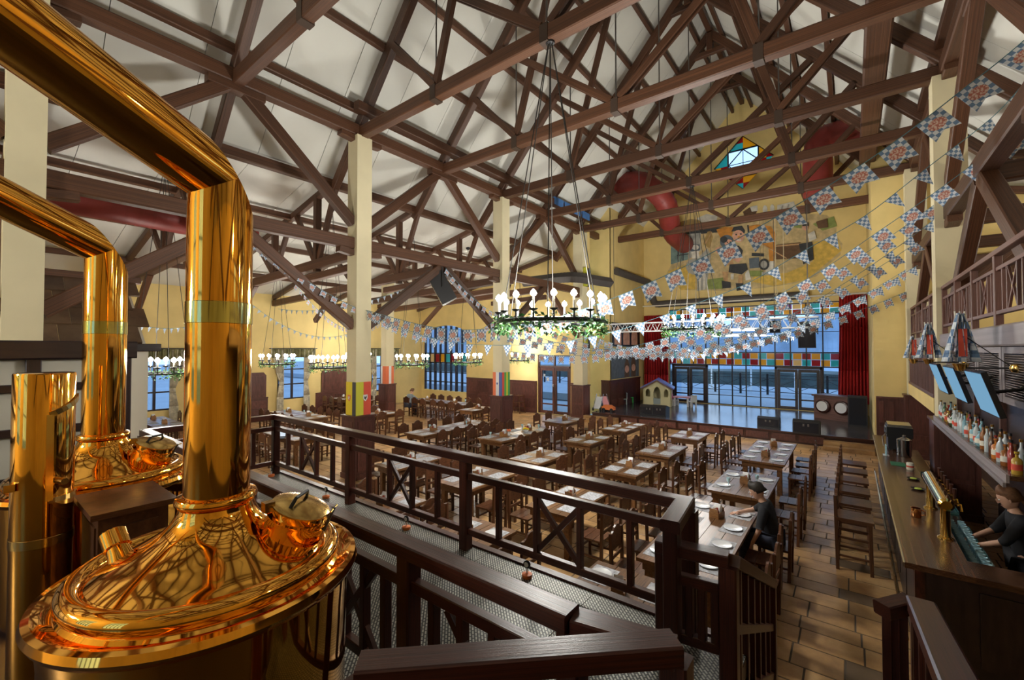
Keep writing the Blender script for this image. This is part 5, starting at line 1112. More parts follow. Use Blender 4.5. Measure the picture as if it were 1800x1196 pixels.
bseq = ['gold', 'green', 'red', 'clear', 'amber', 'brown', 'clear', 'amber', 'orange', 'clear', 'brown', 'amber', 'clear', 'red', 'amber', 'clear', 'blue', 'orange', 'clear', 'gold', 'blue', 'blue', 'amber', 'red', 'clear', 'clear', 'blue', 'green', 'clear', 'red', 'clear', 'gold', 'clear', 'blue', 'clear', 'amber', 'green', 'clear', 'brown', 'clear', 'gold', 'clear', 'amber', 'clear', 'green', 'blue', 'clear', 'red', 'clear']
POSW = ['first', 'second', 'third', 'fourth', 'fifth', 'sixth', 'seventh', 'eighth', 'ninth', 'tenth', 'eleventh', 'twelfth', 'thirteenth', 'fourteenth', 'fifteenth', 'sixteenth', 'seventeenth', 'eighteenth', 'nineteenth', 'twentieth']
def posw(i): return POSW[i] if i < 20 else ('twenty-' + POSW[i - 20] if i < 29 else ('thirtieth' if i == 29 else ('thirty-' + POSW[i - 30] if i < 39 else ('fortieth' if i == 39 else 'forty-' + POSW[i - 40]))))
while yb < 12.25 and bi < len(bseq):
    sh_ = random.choice(list(BP)); c_ = bseq[bi]; x_ = 1.40 + .1 * (bi % 2)
    if (sh_, c_) not in _bm:
        b1_ = MB().lathe(BP[sh_], 14).mesh('bottle_glass', 'bottle_' + c_, True); rr_ = BP[sh_][2][0] + .0012
        b2_ = MB().lathe([(rr_ if sh_ != 'round' else .0572, .05), (rr_ if sh_ != 'round' else .0562, .115)], 14, cap=False).mesh('bottle_label', 'wax' if c_ not in ('clear', 'gold') else 'flag_red', True)
        zt = BP[sh_][-1][1]; b3_ = MB().lathe([(.0185, zt - .03), (.0185, zt + .002), (0, zt + .002)], 10).mesh('bottle_cap', 'black' if c_ != 'clear' else 'gold', True); _bm[(sh_, c_)] = (b1_, b2_, b3_)
    t = thing('liquor_bottle', '%s %s bottle, %s from the camera on the bar shelf' % (BL[sh_], c_, posw(bi)), 'bottle', (x_, yb, 2.031), group='liquor bottles on the bar shelf')
    for me_, nm_ in zip(_bm[(sh_, c_)], ('glass', 'label', 'cap')): place(me_, nm_, Matrix(), t, local=True)
    yb += random.uniform(.095, .118); bi += 1
# screens
for k, yc_ in enumerate((7.18, 8.79, 10.25)):
    t = thing('tv_screen', 'flat screen showing plain blue above the bar, %s from the camera' % POSW[k], 'television', (1.15, yc_, 2.9), group='three tilted screens above the bar')
    a = Vector((1.08, 0, 3.14)); b_ = Vector((1.22, 0, 2.66)); nx = Vector((-.48, 0, -.14)).normalized()
    MB().prism([(a.x, yc_ - .43, a.z), (a.x, yc_ + .43, a.z), (b_.x, yc_ + .43, b_.z), (b_.x, yc_ - .43, b_.z)], -nx * .05).build('tv_case', 'screen_frame', t, world=True)
    MB().prism([(a.x + .004, yc_ - .41, a.z - .015), (a.x + .004, yc_ + .41, a.z - .015), (b_.x - .004, yc_ + .41, b_.z + .015), (b_.x - .004, yc_ - .41, b_.z + .015)], nx * .004).build('tv_panel', 'screen_blue', t, world=True)
    MB().tube([(1.2, yc_, 2.9), (1.45, yc_, 2.95), (1.6, yc_, 3.1)], .02, 6).build('wall_arm', 'black_metal', t, world=True)
# louvred canopy
for k in range(5):
    y0_ = 5.4 + k * 1.4; t = thing('louvre_panel', 'grey louvred panel under the gallery edge, %s from the camera' % POSW[k], 'panel', (1.55, y0_ + .7, 2.75), group='louvred panels under the gallery')
    MB().b2(1.5, 1.56, y0_ + .02, y0_ + .12, 2.72, 3.42).build('frame_stile', 'grey_wood', t, world=True); MB().b2(1.5, 1.56, y0_ + 1.28, y0_ + 1.38, 2.72, 3.42).build('frame_stile', 'grey_wood', t, world=True)
    MB().b2(1.5, 1.56, y0_ + .12, y0_ + 1.28, 3.34, 3.42).build('frame_rail', 'grey_wood', t, world=True); MB().b2(1.5, 1.56, y0_ + .12, y0_ + 1.28, 2.72, 2.8).build('frame_rail', 'grey_wood', t, world=True)
    for j in range(18): zz = 2.815 + j * .029; MB().bar((1.53, y0_ + .12, zz), (1.53, y0_ + 1.28, zz), .045, .008, (.5, 0, 1)).build('slat', 'grey_wood', t, world=True)
# ================================================================== GALLERY
struct(MB().b2(1.5, XG, 1.9, 19.0, 3.45, 3.62).build('floor_gallery', 'gallery_wood'))
tag(timber('gallery_edge_beam', (1.5, 1.9, 3.56), (1.5, 18.9, 3.56), .16, .26, 'grey_wood'), 'long grey edge beam of the gallery floor above the bar', 'beam')
gr = thing('gallery_railing', 'brown gallery railing with crosses above the bar', 'railing', (1.5, 12, 3.7))
for (ya, yb_) in ((2.0, 6.38), (6.92, 12.38), (12.92, 18.3)):
    for zz, w_ in ((4.63, .1), (4.42, .05), (3.86, .06)): timber('rail', (1.5, ya, zz), (1.5, yb_, zz), w_, .07 if zz > 4.5 else .05, 'gallery_wood', gr)
    n_ = max(2, round((yb_ - ya) / 1.35))
    for j in range(n_ + 1):
        yq = ya + (yb_ - ya) * j / n_; timber('post', (1.5, yq, 3.69), (1.5, yq, 4.6), .08, .08, 'gallery_wood', gr, upv=(0, 1, 0))
        if j < n_:
            d_ = (yb_ - ya) / n_
            for q_ in (.2, .35, .65, .8): timber('baluster', (1.5, yq + d_ * q_, 3.88), (1.5, yq + d_ * q_, 4.4), .035, .035, 'gallery_wood', gr, upv=(0, 1, 0))
            timber('cross_bar', (1.5, yq + d_ * .36, 3.88), (1.5, yq + d_ * .64, 4.4), .025, .03, 'gallery_wood', gr); timber('cross_bar', (1.5, yq + d_ * .64, 3.88), (1.5, yq + d_ * .36, 4.4), .025, .03, 'gallery_wood', gr)
lr = thing('side_railing', 'brown baluster railing below the gallery by the stage', 'railing', (1.45, 15.6, 2.3))
for zz in (2.36, 3.2): timber('rail', (1.42, 13.1, zz), (1.42, 18.2, zz), .07, .07, 'gallery_wood', lr)
for j in range(24): yq = 13.2 + j * .21; timber('baluster', (1.42, yq, 2.38), (1.42, yq, 3.18), .06, .05, 'gallery_wood', lr, upv=(0, 1, 0))
MB().b2(1.38, 2.6, 13.0, 18.35, 2.0, 2.32).build('side_floor', 'plaster', lr, world=True)
# bavarian flags on brass holders
def flag_bunch(y, z, lbl, s_=1.0, n_=3):
    t = thing('flag_bunch', lbl, 'flags', (1.1, y, z), group='blue and white flags above the bar')
    MB().lathe([(.0, -.1), (.05, -.08), (.07, -.03), (.085, 0), (.07, .01), (0, .012)], 20).build('brass_cup', 'brass', t, smooth=True)
    MB().tube([(.0, 0, -.05), (.40, -.35, -.03)], .012, 6).build('arm', 'black_metal', t); MB().tube([(.05, 0, .35), (.38, -.33, -.02)], .006, 5).build('stay', 'black_metal', t)
    MB().lathe([(0, -.06), (.05, -.045), (.065, 0), (.05, .045), (0, .06)], 20, Matrix.Translation((.41, -.36, -.03))).build('wall_boss', 'brass', t, smooth=True)
    for k in range(n_):
        a = -.7 + k * .7; m = MB(); rows = []
        for lv in range(7):
            u = lv / 6; rows.append([(math.sin(a) * (.05 + .16 * u) + .05 * math.sin(j * 1.3 + k) * u, -math.cos(a) * .02 + (j - 3) * .035 * (1 - .3 * u) + k * .05 - .05, .62 * s_ * (1 - u) + .03) for j in range(7)])
        for ra, rb in zip(rows, rows[1:]):
            for j in range(6): m.quad(ra[j], ra[j + 1], rb[j + 1], rb[j])
        o = m.build('flag_cloth', 'flag_lozenge', t, smooth='all'); md = o.modifiers.new('thick', 'SOLIDIFY'); md.thickness = .006
        MB().tube([(0, k * .05 - .05, 0), (math.sin(a) * .08, k * .05 - .05, .68 * s_)], .008, 5).build('flag_pole', 'wax', t)
    MB().prism([(-.03, -.09, .1), (.05, -.09, .1), (.05, -.09, .45), (-.03, -.09, .45)], (0, -.008, 0)).build('red_ribbon', 'flag_red', t)
flag_bunch(7.95, 3.2, 'bunch of blue and white lozenge flags nearest the camera above the screens'); flag_bunch(10.9, 3.2, 'bunch of striped blue and white flags in the middle above the screens'); flag_bunch(13.4, 3.15, 'bunch of small checked flags farthest along the gallery edge', .8, 2)
# bar stools
def bar_stool():
    t = thing('bar_stool', 'x', 'bar stool', (0, 0, 0), group='high bar stools along the bar')
    for y in (-.2, .2):
        timber('rear_post', (-.21, y, 0), (-.23, y, 1.12), .045, .05, 'chair_wood', t, upv=(0, 1, 0)); timber('front_leg', (.2, y, 0), (.19, y, .76), .045, .045, 'chair_wood', t, upv=(0, 1, 0))
        for zz in (.22, .5): timber('side_rung', (-.2, y, zz), (.2, y, zz), .025, .03, 'chair_wood', t)
    for zz, x_ in ((.3, .2), (.3, -.21), (.6, -.21)): timber('rung', (x_, -.2, zz), (x_, .2, zz), .03, .03, 'chair_wood', t)
    MB().b2(-.23, .23, -.23, .23, .76, .80).build('seat', 'chair_wood', t)
    pr = [(-.19, .9), (.19, .9), (.19, 1.08), (.16, 1.12), (.1, 1.13), (.06, 1.17), (0, 1.185), (-.06, 1.17), (-.1, 1.13), (-.16, 1.12), (-.19, 1.08)]
    MB().prism([(-.235, a, b_) for a, b_ in pr], (.03, 0, 0)).build('backrest', 'chair_wood', t)
    return t
s0 = bar_stool(); s0['label'] = 'high wooden bar stool with scalloped back nearest the camera'; s0.location = (-.0, 8.65, 0); WM[s0.name] = Matrix.Translation((0, 8.65, 0))
for k in range(1, 6): dup(s0, (0.0, 8.65 + k * .8, 0), 0, 'high wooden bar stool with scalloped back, %s along the bar from the camera' % POSW[k])
# ================================================================== TABLES AND CHAIRS
def make_table(L, W, lbl, n_pl=4):
    t = thing('dining_table', lbl, 'table', (0, 0, 0), group='plank dining tables')
    for k in range(n_pl):
        MB().b2(-W / 2 + k * W / n_pl + .004, -W / 2 + (k + 1) * W / n_pl - .004, -L / 2, L / 2, .715, .76).build('plank', 'table_wood', t)
    MB().b2(-W / 2 + .06, W / 2 - .06, -L / 2 + .07, -L / 2 + .1, .60, .715).build('apron', 'table_wood', t); MB().b2(-W / 2 + .06, W / 2 - .06, L / 2 - .1, L / 2 - .07, .60, .715).build('apron', 'table_wood', t)
    for s_ in (-1, 1):
        MB().b2(s_ * (W / 2 - .09) - .015, s_ * (W / 2 - .09) + .015, -L / 2 + .1, L / 2 - .1, .60, .715).build('apron', 'table_wood', t)
        for r_ in (-1, 1): timber('leg', (s_ * (W / 2 - .12), r_ * (L / 2 - .16), 0), (s_ * (W / 2 - .12), r_ * (L / 2 - .16), .715), .1, .1, 'table_wood', t, upv=(0, 1, 0))
    return t
def make_chair():
    t = thing('dining_chair', 'x', 'chair', (0, 0, 0), group='scalloped wooden dining chairs')
    for y in (-.19, .19):
        timber('rear_leg', (.19, y, 0), (.215, y, .90), .042, .05, 'chair_wood', t, upv=(0, 1, 0)); timber('front_leg', (-.18, y, 0), (-.18, y, .42), .045, .045, 'chair_wood', t, upv=(0, 1, 0))
        timber('side_rung', (-.18, y, .18), (.19, y, .18), .022, .03, 'chair_wood', t)
    for k in range(3): MB().b2(-.215 + k * .142, -.215 + k * .142 + .136, -.21, .21, .42, .45).build('seat_slat', 'chair_wood', t)
    timber('front_rung', (-.18, -.19, .26), (-.18, .19, .26), .022, .03, 'chair_wood', t)
    pr = [(-.17, .66), (.17, .66), (.17, .83), (.205, .86), (.205, .905), (.16, .90), (.12, .915), (.08, .955), (.03, .975), (-.03, .975), (-.08, .955), (-.12, .915), (-.16, .90), (-.205, .905), (-.205, .86), (-.17, .83)]
    MB().prism([(.2, a, b_) for a, b_ in pr], (.026, 0, .0)).build('backrest', 'chair_wood', t)
    timber('back_slat', (.205, -.17, .57), (.205, .17, .57), .022, .05, 'chair_wood', t)
    return t
CH0 = make_chair(); ch_used = [False]
def put_chair(x, y, rz, lbl):
    if not ch_used[0]:
        ch_used[0] = True; CH0['label'] = lbl; CH0.matrix_basis = Matrix.Translation((x, y, 0)) @ Matrix.Rotation(rz, 4, 'Z'); return CH0
    return dup(CH0, (x, y, 0), rz, lbl)
# small table things, built once
def make_caddy():
    t = thing('condiment_caddy', 'x', 'caddy', (0, 0, 0), group='wooden condiment caddies on the tables')
    m = MB(); m.b2(-.075, .075, -.1, .1, 0, .012); m.b2(-.075, -.065, -.1, .1, .012, .085); m.b2(.065, .075, -.1, .1, .012, .085); m.b2(-.065, .065, -.1, -.09, .012, .14); m.b2(-.065, .065, .09, .1, .012, .14)
    m.build('box', 'caddy_wood', t); MB().tube([(0, -.095, .135), (0, .095, .135)], .01, 6).build('handle', 'caddy_wood', t)
    MB().lathe([(.024, .013), (.026, .02), (.026, .10), (.012, .125), (.012, .15), (0, .15)], 10, Matrix.Translation((-.03, -.05, 0))).build('salt_bottle', 'plate_white', t, smooth=True); MB().lathe([(.022, .013), (.024, .02), (.024, .09), (.01, .12), (.01, .16), (0, .16)], 10, Matrix.Translation((.03, -.045, 0))).build('sauce_bottle', 'bottle_red', t, smooth=True)
    MB().prism([(-.05, .0, .013), (-.05, .075, .013), (-.05, .075, .16), (-.05, .03, .20), (-.05, .0, .15)], (.1, 0, 0)).build('napkins', 'plate_white', t)
    return t
wood('caddy_wood', (.16, .07, .02), (.38, .19, .07), .4)
CAD = make_caddy(); cad_used = [False]
def put_caddy(x, y, rz, lbl):
    if not cad_used[0]:
        cad_used[0] = True; CAD['label'] = lbl; CAD.matrix_basis = Matrix.Translation((x, y, .7605)) @ Matrix.Rotation(rz, 4, 'Z'); return
    dup(CAD, (x, y, .7605), rz, lbl)
MAT_ME = MB().b2(-.15, .15, -.2, .2, 0, .0025).mesh('placemat', 'paper'); MAT_ME.name = 'placemat'
PLATE_ME = MB().lathe([(.05, 0), (.075, .003), (.125, .018), (.123, .021), (.072, .008), (0, .007)], 28).mesh('plate', 'plate_white', True)
GLASS_ME = MB().lathe([(.028, 0), (.03, .003), (.012, .008), (.008, .06), (.03, .09), (.036, .15), (.033, .15), (.026, .093), (0, .075)], 12).mesh('wine_glass', 'tumbler', True)
def put(me, nm, x, y, z, rz, lbl, cat, grp):
    o = place(me, nm, Matrix.Translation((x, y, z)) @ Matrix.Rotation(rz, 4, 'Z')); return tag(o, lbl, cat, grp)
ENDW = {1: ['middle'], 2: ['camera end', 'stage end'], 3: ['camera end', 'middle', 'stage end'], 4: ['camera end', 'second', 'third', 'stage end'], 5: ['camera end', 'second', 'middle', 'fourth', 'stage end'], 6: ['camera end', 'second', 'third', 'fourth', 'fifth', 'stage end']}
ENDX = {1: ['middle'], 2: ['wall end', 'hall end'], 3: ['wall end', 'middle', 'hall end'], 4: ['wall end', 'second', 'third', 'hall end'], 5: ['wall end', 'second', 'middle', 'fourth', 'hall end'], 6: ['wall end', 'second', 'third', 'fourth', 'fifth', 'hall end']}
random.seed(5)
def set_table(xc, y0, y1, W, phrase, along='y', chairs=True, plates=False, mats=True, jitter=.02, skip=()):
    L = (y1 - y0); yc = (y0 + y1) / 2
    t = make_table(L, W, 'dark plank table: ' + phrase)
    rz = 0 if along == 'y' else PI / 2
    M = Matrix.Translation((xc, yc, 0)) @ Matrix.Rotation(rz, 4, 'Z'); t.matrix_basis = M; WM[t.name] = M
    n_ = max(1, round(L / .70)); sides = ((1, 'bar side'), (-1, 'column side')) if along == 'y' else ((1, 'far side'), (-1, 'near side'))
    ew = (ENDW if along == 'y' else ENDX)[min(n_, 6)]
    if along == 'x': ew = ew[::-1]
    for s_, sn in sides:
        for k in range(n_):
            off = -L / 2 + L * (k + .5) / n_
            p = M @ Vector((s_ * (W / 2 + .22 + random.uniform(-.03, .06)), off + random.uniform(-jitter, jitter), 0))
            if along == 'y': sn_ = sn
            else: sn_ = 'stage side' if (M @ Vector((s_, 0, 0))).y > yc else 'camera side'
            e_ = ew[min(k, len(ew) - 1)]
            if chairs and (s_, k) not in skip: put_chair(p.x, p.y, rz + (0 if s_ > 0 else PI) + random.uniform(-.05, .05), 'scalloped chair, %s, %s, %s' % (sn_, e_, phrase))
            if mats or plates:
                q_ = M @ Vector((s_ * (W / 2 - .19), off, .7605)); put(MAT_ME, 'placemat', q_.x, q_.y, .7603, rz + random.uniform(-.04, .04), 'printed paper placemat, %s, %s, %s' % (sn_, e_, phrase), 'placemat', 'paper placemats on the tables')
                if plates: put(PLATE_ME, 'plate', q_.x, q_.y, .7635, 0, 'round white plate, %s, %s, %s' % (sn_, e_, phrase), 'plate', 'white plates on the tables')
    nc = 1 if L < 2 else 2
    for k in range(nc):
        q_ = M @ Vector((.0, -L / 2 + L * (k + .5) / nc + .03, 0)); put_caddy(q_.x, q_.y, rz + random.uniform(-.3, .3), 'wooden condiment caddy%s, %s' % ('' if nc == 1 else (', stage half' if k else ', camera half'), phrase))
    return t
RW = {'A': 'bar-aisle row', 'B': 'second row from bar', 'C': 'third row from bar', 'D': 'fourth row from bar'}
OR = ['nearest stage', 'second from stage', 'third from stage', 'fourth from stage', 'fifth from stage']
LAY = {'A': [(-1.70, 11.6, 14.35, .95, 1), (-1.68, 8.72, 10.45, .98, 1), (-1.70, 5.35, 8.05, .98, 1), (-2.0, 3.78, 4.98, 1.05, 1)],
       'B': [(-3.94, 13.2, 14.5, .86, 0), (-3.94, 10.7, 12.22, .86, 0), (-3.94, 8.65, 10.0, .84, 0), (-3.94, 5.95, 7.42, .86, 0), (-4.3, 3.80, 5.05, .9, 1)],
       'C': [(-6.1, 13.07, 14.95, .86, 0), (-6.1, 10.75, 12.22, .86, 0), (-6.08, 8.22, 9.56, .88, 0), (-6.1, 5.92, 7.35, .94, 0), (-6.3, 3.9, 5.1, .9, 0)],
       'D': [(-8.42, 13.2, 14.7, .98, 0), (-8.3, 9.55, 12.1, .95, 0), (-8.22, 5.92, 7.33, .78, 0)]}
for rn, lst in LAY.items():
    for k, (xc, y0, y1, W, pl) in enumerate(lst):
        n_ = max(1, round((y1 - y0) / .70))
        skip = set()
        if y0 < 4: skip = {(1, 0), (-1, 0)} if rn == 'A' else set()
        if rn == 'A' and k == 3: skip = {(1, 0), (-1, 0), (1, 1), (-1, 1)}
        set_table(xc, y0, y1, W, '%s, %s' % (OR[k], RW[rn]), 'y', True, bool(pl), True, skip=skip)
set_table(-10.66, 8.72, 11.9, .9, 'between the two bannered columns', 'y')
set_table(-15.2, 9.75, 11.45, .9, 'mid-aisle table beyond yellow-bannered column', 'y')
set_table(-17.6, 6.95, 10.2, .9, 'long window-side aisle table', 'x')
set_table(-16.2, 13.05, 17.0, .9, 'long table before arched window', 'x')
set_table(-20.6, 11.4, 14.2, .9, 'aisle-wall table beyond the windows', 'x')
set_table(-19.8, 3.2, 6.0, .9, 'window table left of front pipe', 'x')
set_table(-14.0, 5.0, 7.9, .9, 'aisle table behind platform corner', 'x')
set_table(-13.0, 13.4, 15.0, .85, 'aisle table left of the red-white-blue column', 'y')
# glasses, bottles and flowers on the flower table and the aisle tables
GP = [(-8.5, 9.85, 'flower table, camera end'), (-8.45, 10.5, 'flower table, beside the first caddy'), (-8.55, 11.5, 'flower table, near the flowers'), (-8.1, 11.8, 'flower table, stage end'), (-18.2, 8.3, 'long window-side aisle table, wall end'), (-16.9, 8.7, 'long window-side aisle table, hall end'), (-17.5, 8.75, 'long window-side aisle table, middle'), (-14.9, 15.4, 'table before the arched window, hall end'), (-10.9, 9.6, 'table between the columns, camera end'), (-10.5, 10.9, 'table between the columns, stage end'), (-13.4, 6.6, 'table behind the platform corner'), (-1.9, 9.2, 'second table from stage by the bar aisle'), (-1.5, 9.75, 'second bar-aisle table, toward the stage')]
for x_, y_, lb in GP: put(GLASS_ME, 'wine_glass', x_, y_, .7632, 0, 'clear stemmed glass on the ' + lb, 'glass', 'stemmed glasses on the tables')
fl = thing('flower_bowl', 'bowl of orange and yellow flowers on the fourth-row table', 'flowers', (-8.15, 11.15, .761)); MB().lathe([(.05, 0), (.09, .03), (.1, .07), (.095, .07), (.04, .01), (0, .01)], 18).build('bowl', 'plate_white', fl, smooth=True)
random.seed(9)
for k in range(9):
    a = k * 2.4; r_ = .08 * math.sqrt(k / 9); MB().lathe([(0, -.03), (.03, -.015), (.036, .0), (.028, .02), (0, .028)], 8, Matrix.Translation((r_ * math.cos(a), r_ * math.sin(a), .09 + .05 * (1 - k / 9)))).build('blossom', 'flag_yellow' if k % 3 else 'flag_orange', fl, smooth=True)
fl = thing('flower_vase', 'small vase of red-orange blooms on the fourth-row table', 'flowers', (-8.2, 10.35, .761)); MB().lathe([(.03, 0), (.045, .04), (.02, .09), (.03, .12)], 14).build('vase', 'plate_white', fl, smooth=True)
for k in range(5): a = k * 1.26; MB().lathe([(0, -.03), (.03, -.01), (.03, .012), (0, .03)], 8, Matrix.Translation((.04 * math.cos(a), .04 * math.sin(a), .16 + .02 * (k % 2)))).build('blossom', 'flag_orange', fl, smooth=True)
t = thing('laptop', 'open laptop with bright screen beyond the platform railing corner', 'laptop', (-13.3, 5.9, .761), rz=.9); MB().b2(-.17, .17, -.12, .12, 0, .018).build('keyboard_base', 'black', t); MB().prism([(-.17, .12, .018), (.17, .12, .018), (.17, .2, .24), (-.17, .2, .24)], (0, .01, 0)).build('screen_lid', 'black', t); MB().prism([(-.15, .122, .035), (.15, .122, .035), (.15, .193, .225), (-.15, .193, .225)], (0, -.004, .001)).build('screen', 'screen_white', t)
# high chairs against the door wall
for k, xq in enumerate((-13.9, -14.6)):
    t = thing('high_chair', 'dark wooden high chair against the panelling, %s of two' % ('right' if k == 0 else 'left'), 'chair', (xq, 18.4, 0), group='high chairs by the door')
    for a in (-.22, .22):
        for b_ in (-.22, .22): timber('leg', (a * 1.1, b_ * 1.1, 0), (a * .85, b_ * .85, .95), .04, .04, 'chair_wood', t, upv=(0, 1, 0)) if False else MB().bar((a * 1.1, b_ * 1.1, 0), (a * .85, b_ * .85, .95), .04, .04, (0, 1, 0)).build('leg', 'chair_wood', t)
    MB().b2(-.2, .2, -.2, .2, .55, .58).build('seat', 'chair_wood', t); MB().b2(-.2, .2, -.2, .2, .9, .93).build('tray', 'chair_wood', t); MB().b2(-.2, .2, -.2, .2, .25, .28).build('foot_board', 'chair_wood', t)
# ================================================================== CHANDELIERS
plain('chain_iron', (.03, .028, .025), .7)
def chandelier(loc, r_, n_, top, watt, lbl, big, radius):
    t = thing('chandelier', lbl, 'chandelier', loc, group='ring chandeliers with garlands')
    MB().tube([(r_ * math.cos(2 * PI * j / 48), r_ * math.sin(2 * PI * j / 48), 0) for j in range(48)], .035 if big else .025, 8, closed=True).build('ring', 'black_metal', t, smooth=True)
    for k in range(2 if big else 0): MB().bar((-r_ * (k == 0), -r_ * (k == 1), 0), (r_ * (k == 0), r_ * (k == 1), 0), .04, .04).build('spoke', 'black_metal', t)
    hh = .20 if big else .12
    for j in range(n_):
        a = 2 * PI * (j + .3) / n_; p = Vector((r_ * math.cos(a), r_ * math.sin(a), .03))
        c_ = MB().lathe([(.018, 0), (.018, .10), (.06, .12), (.075, .14), (.07, .14), (.02, .13)], 12, Matrix.Translation(p)).build('candle_cup', 'black_metal', t, smooth=True)
        MB().tube([p + Vector((0, 0, .13)), p + Vector((0, 0, .13 + hh))], .018, 8).build('candle', 'wax', c_)
        s_ = .055 if big else .06
        MB().lathe([(0, 0), (s_ * .6, .015), (s_, .05), (s_ * .7, .09), (0, .13)], 10, Matrix.Translation(p + Vector((0, 0, .13 + hh)))).build('bulb', 'bulb', c_, smooth=True)
    # garland of leaves around the ring
    random.seed(int(abs(loc[0] * 13 + loc[1] * 7))); m = MB(); nl = 900 if big else 330
    for j in range(nl):
        a = random.uniform(0, 2 * PI); rr = r_ + random.gauss(0, .055 if big else .04); z = random.uniform(-.22 if big else -.13, .08); c_ = Vector((rr * math.cos(a), rr * math.sin(a), z))
        d = Vector((random.gauss(0, 1), random.gauss(0, 1), random.gauss(-.3, .8))).normalized(); sd = d.cross(Vector((random.gauss(0, 1), random.gauss(0, 1), random.gauss(0, 1)))).normalized(); l_ = random.uniform(.06, .12) * (1 if big else .8); w_ = l_ * .22
        m.cur = 1 if random.random() < .35 else 0; m.quad(c_, c_ + d * l_ * .5 + sd * w_, c_ + d * l_, c_ + d * l_ * .5 - sd * w_)
    g = m.build('garland', ['leaf', 'leaf_light'], t); g['kind'] = 'stuff'
    # chains
    for j in range(4 if not big else 6):
        a = 2 * PI * j / (4 if not big else 6); p0 = Vector((r_ * math.cos(a), r_ * math.sin(a), 0)); p1 = Vector((.03 * math.cos(a), .03 * math.sin(a), top - loc[2]))
        MB().tube([p0, p1], .010 if big else .007, 5).build('chain', 'chain_iron', t)
    MB().lathe([(0, 0), (.08, .03), (.1, .1), (.04, .16), (0, .16)], 14, Matrix.Translation((0, 0, top - loc[2] - .06))).build('ceiling_boss', 'black_metal', t, smooth=True)
    # candle bulbs as a point light; upward spot added to brighten the ceiling
    ld = bpy.data.lights.new('chandelier_light', 'POINT'); ld.energy = watt * LAMP * .6; ld.color = LCOL; ld.shadow_soft_size = radius
    lo = bpy.data.objects.new('chandelier_light', ld); COL.objects.link(lo); lo.parent = t; lo.location = (0, 0, .42 if big else .3)
    ld = bpy.data.lights.new('ceiling_fill_spot', 'SPOT'); ld.energy = watt * LAMP * .4; ld.color = LCOL; ld.shadow_soft_size = radius; ld.spot_size = math.radians(172); ld.spot_blend = .6
    lo = bpy.data.objects.new('ceiling_fill_spot', ld); COL.objects.link(lo); lo.parent = t; lo.location = (0, 0, .45 if big else .32); lo.rotation_euler = (PI, 0, 0)
    return t
MATS['bulb'].cycles.emission_sampling = 'NONE'
chandelier((-4.3, 6.65, 3.88), .95, 18, 9.03, 2600, 'big ring chandelier with pine garland hanging above the dining tables', True, .45)
chandelier((-4.3, 15.65, 4.05), .95, 18, 9.03, 2600, 'big ring chandelier in front of the stage windows', True, .45)
chandelier((-7.38, -5.35, 4.0), .95, 18, 9.03, 3400, 'added unseen ring chandelier behind the brewing platform', True, .45)  # unseen chandelier added behind the camera to light the near end
SMALL = [(-13.6, 3.2, 'left of the front copper pipe'), (-18.2, 8.0, 'right of the front copper pipe, farther one'), (-13.4, 7.55, 'left of the yellow-bannered column'), (-13.4, 10.9, 'in front of the arched window'), (-13.6, 14.2, 'left of the red-white-blue column'), (-13.6, 17.9, 'small and far, beside the glazed door'), (-20.3, 13.0, 'behind the yellow-bannered column'), (-14.0, -2.0, 'behind the copper tank')]
for x_, y_, lb in SMALL: chandelier((x_, y_, 2.78), .6, 12, 6.05 + (zk - 6.05) * (x_ - XA) / (-11.75 - XA) - .05, 420, 'aisle ring chandelier with garland, ' + lb, False, .3)
for y_, lb in ((4.0, 'nearest'), (10.0, 'middle'), (16.0, 'farthest')):   # unseen lamps added to light the gallery
    t = thing('added_gallery_lamp', 'added unseen globe lamp under the gallery roof, %s one' % lb, 'lamp', (4.6, y_, 5.7), group='added gallery globe lamps'); MB().lathe([(0, 0), (.1, .03), (.14, .12), (.1, .21), (.04, .25)], 20).build('globe', 'globe_glow', t, smooth=True) if 'globe_glow' in MATS else None
    MB().tube([(0, 0, .25), (0, 0, 1.4)], .012, 5).build('cord', 'rod_steel', t)
    ld = bpy.data.lights.new('added_gallery_light', 'POINT'); ld.energy = 260 * LAMP; ld.color = (1, .9, .72); ld.shadow_soft_size = .15; lo = bpy.data.objects.new('added_gallery_light', ld); COL.objects.link(lo); lo.parent = t; lo.location = (0, 0, -.15)
# ================================================================== BUNTING
def vplane(px, py, A, B):
    n_ = Vector((-(B[1] - A[1]), B[0] - A[0], 0)); d = ray(px, py); t_ = (Vector((*A, 0)) - _C).dot(n_) / d.dot(n_); return _C + d * t_
def curve(pts, n_=10):
    out = []
    for i in range(len(pts) - 1):
        p0, p1, p2, p3 = Vector(pts[max(i - 1, 0)]), Vector(pts[i]), Vector(pts[i + 1]), Vector(pts[min(i + 2, len(pts) - 1)])
        for s_ in range(n_): u = s_ / n_; out.append(.5 * (2 * p1 + (p2 - p0) * u + (2 * p0 - 5 * p1 + 4 * p2 - p3) * u * u + (3 * p1 - p0 - 3 * p2 + p3) * u ** 3))
    out.append(Vector(pts[-1])); return out
def parab(A, B, sag, n_=24): A, B = Vector(A), Vector(B); return [A.lerp(B, i / n_) - Vector((0, 0, 4 * sag * (i / n_) * (1 - i / n_))) for i in range(n_ + 1)]
_fl = {}
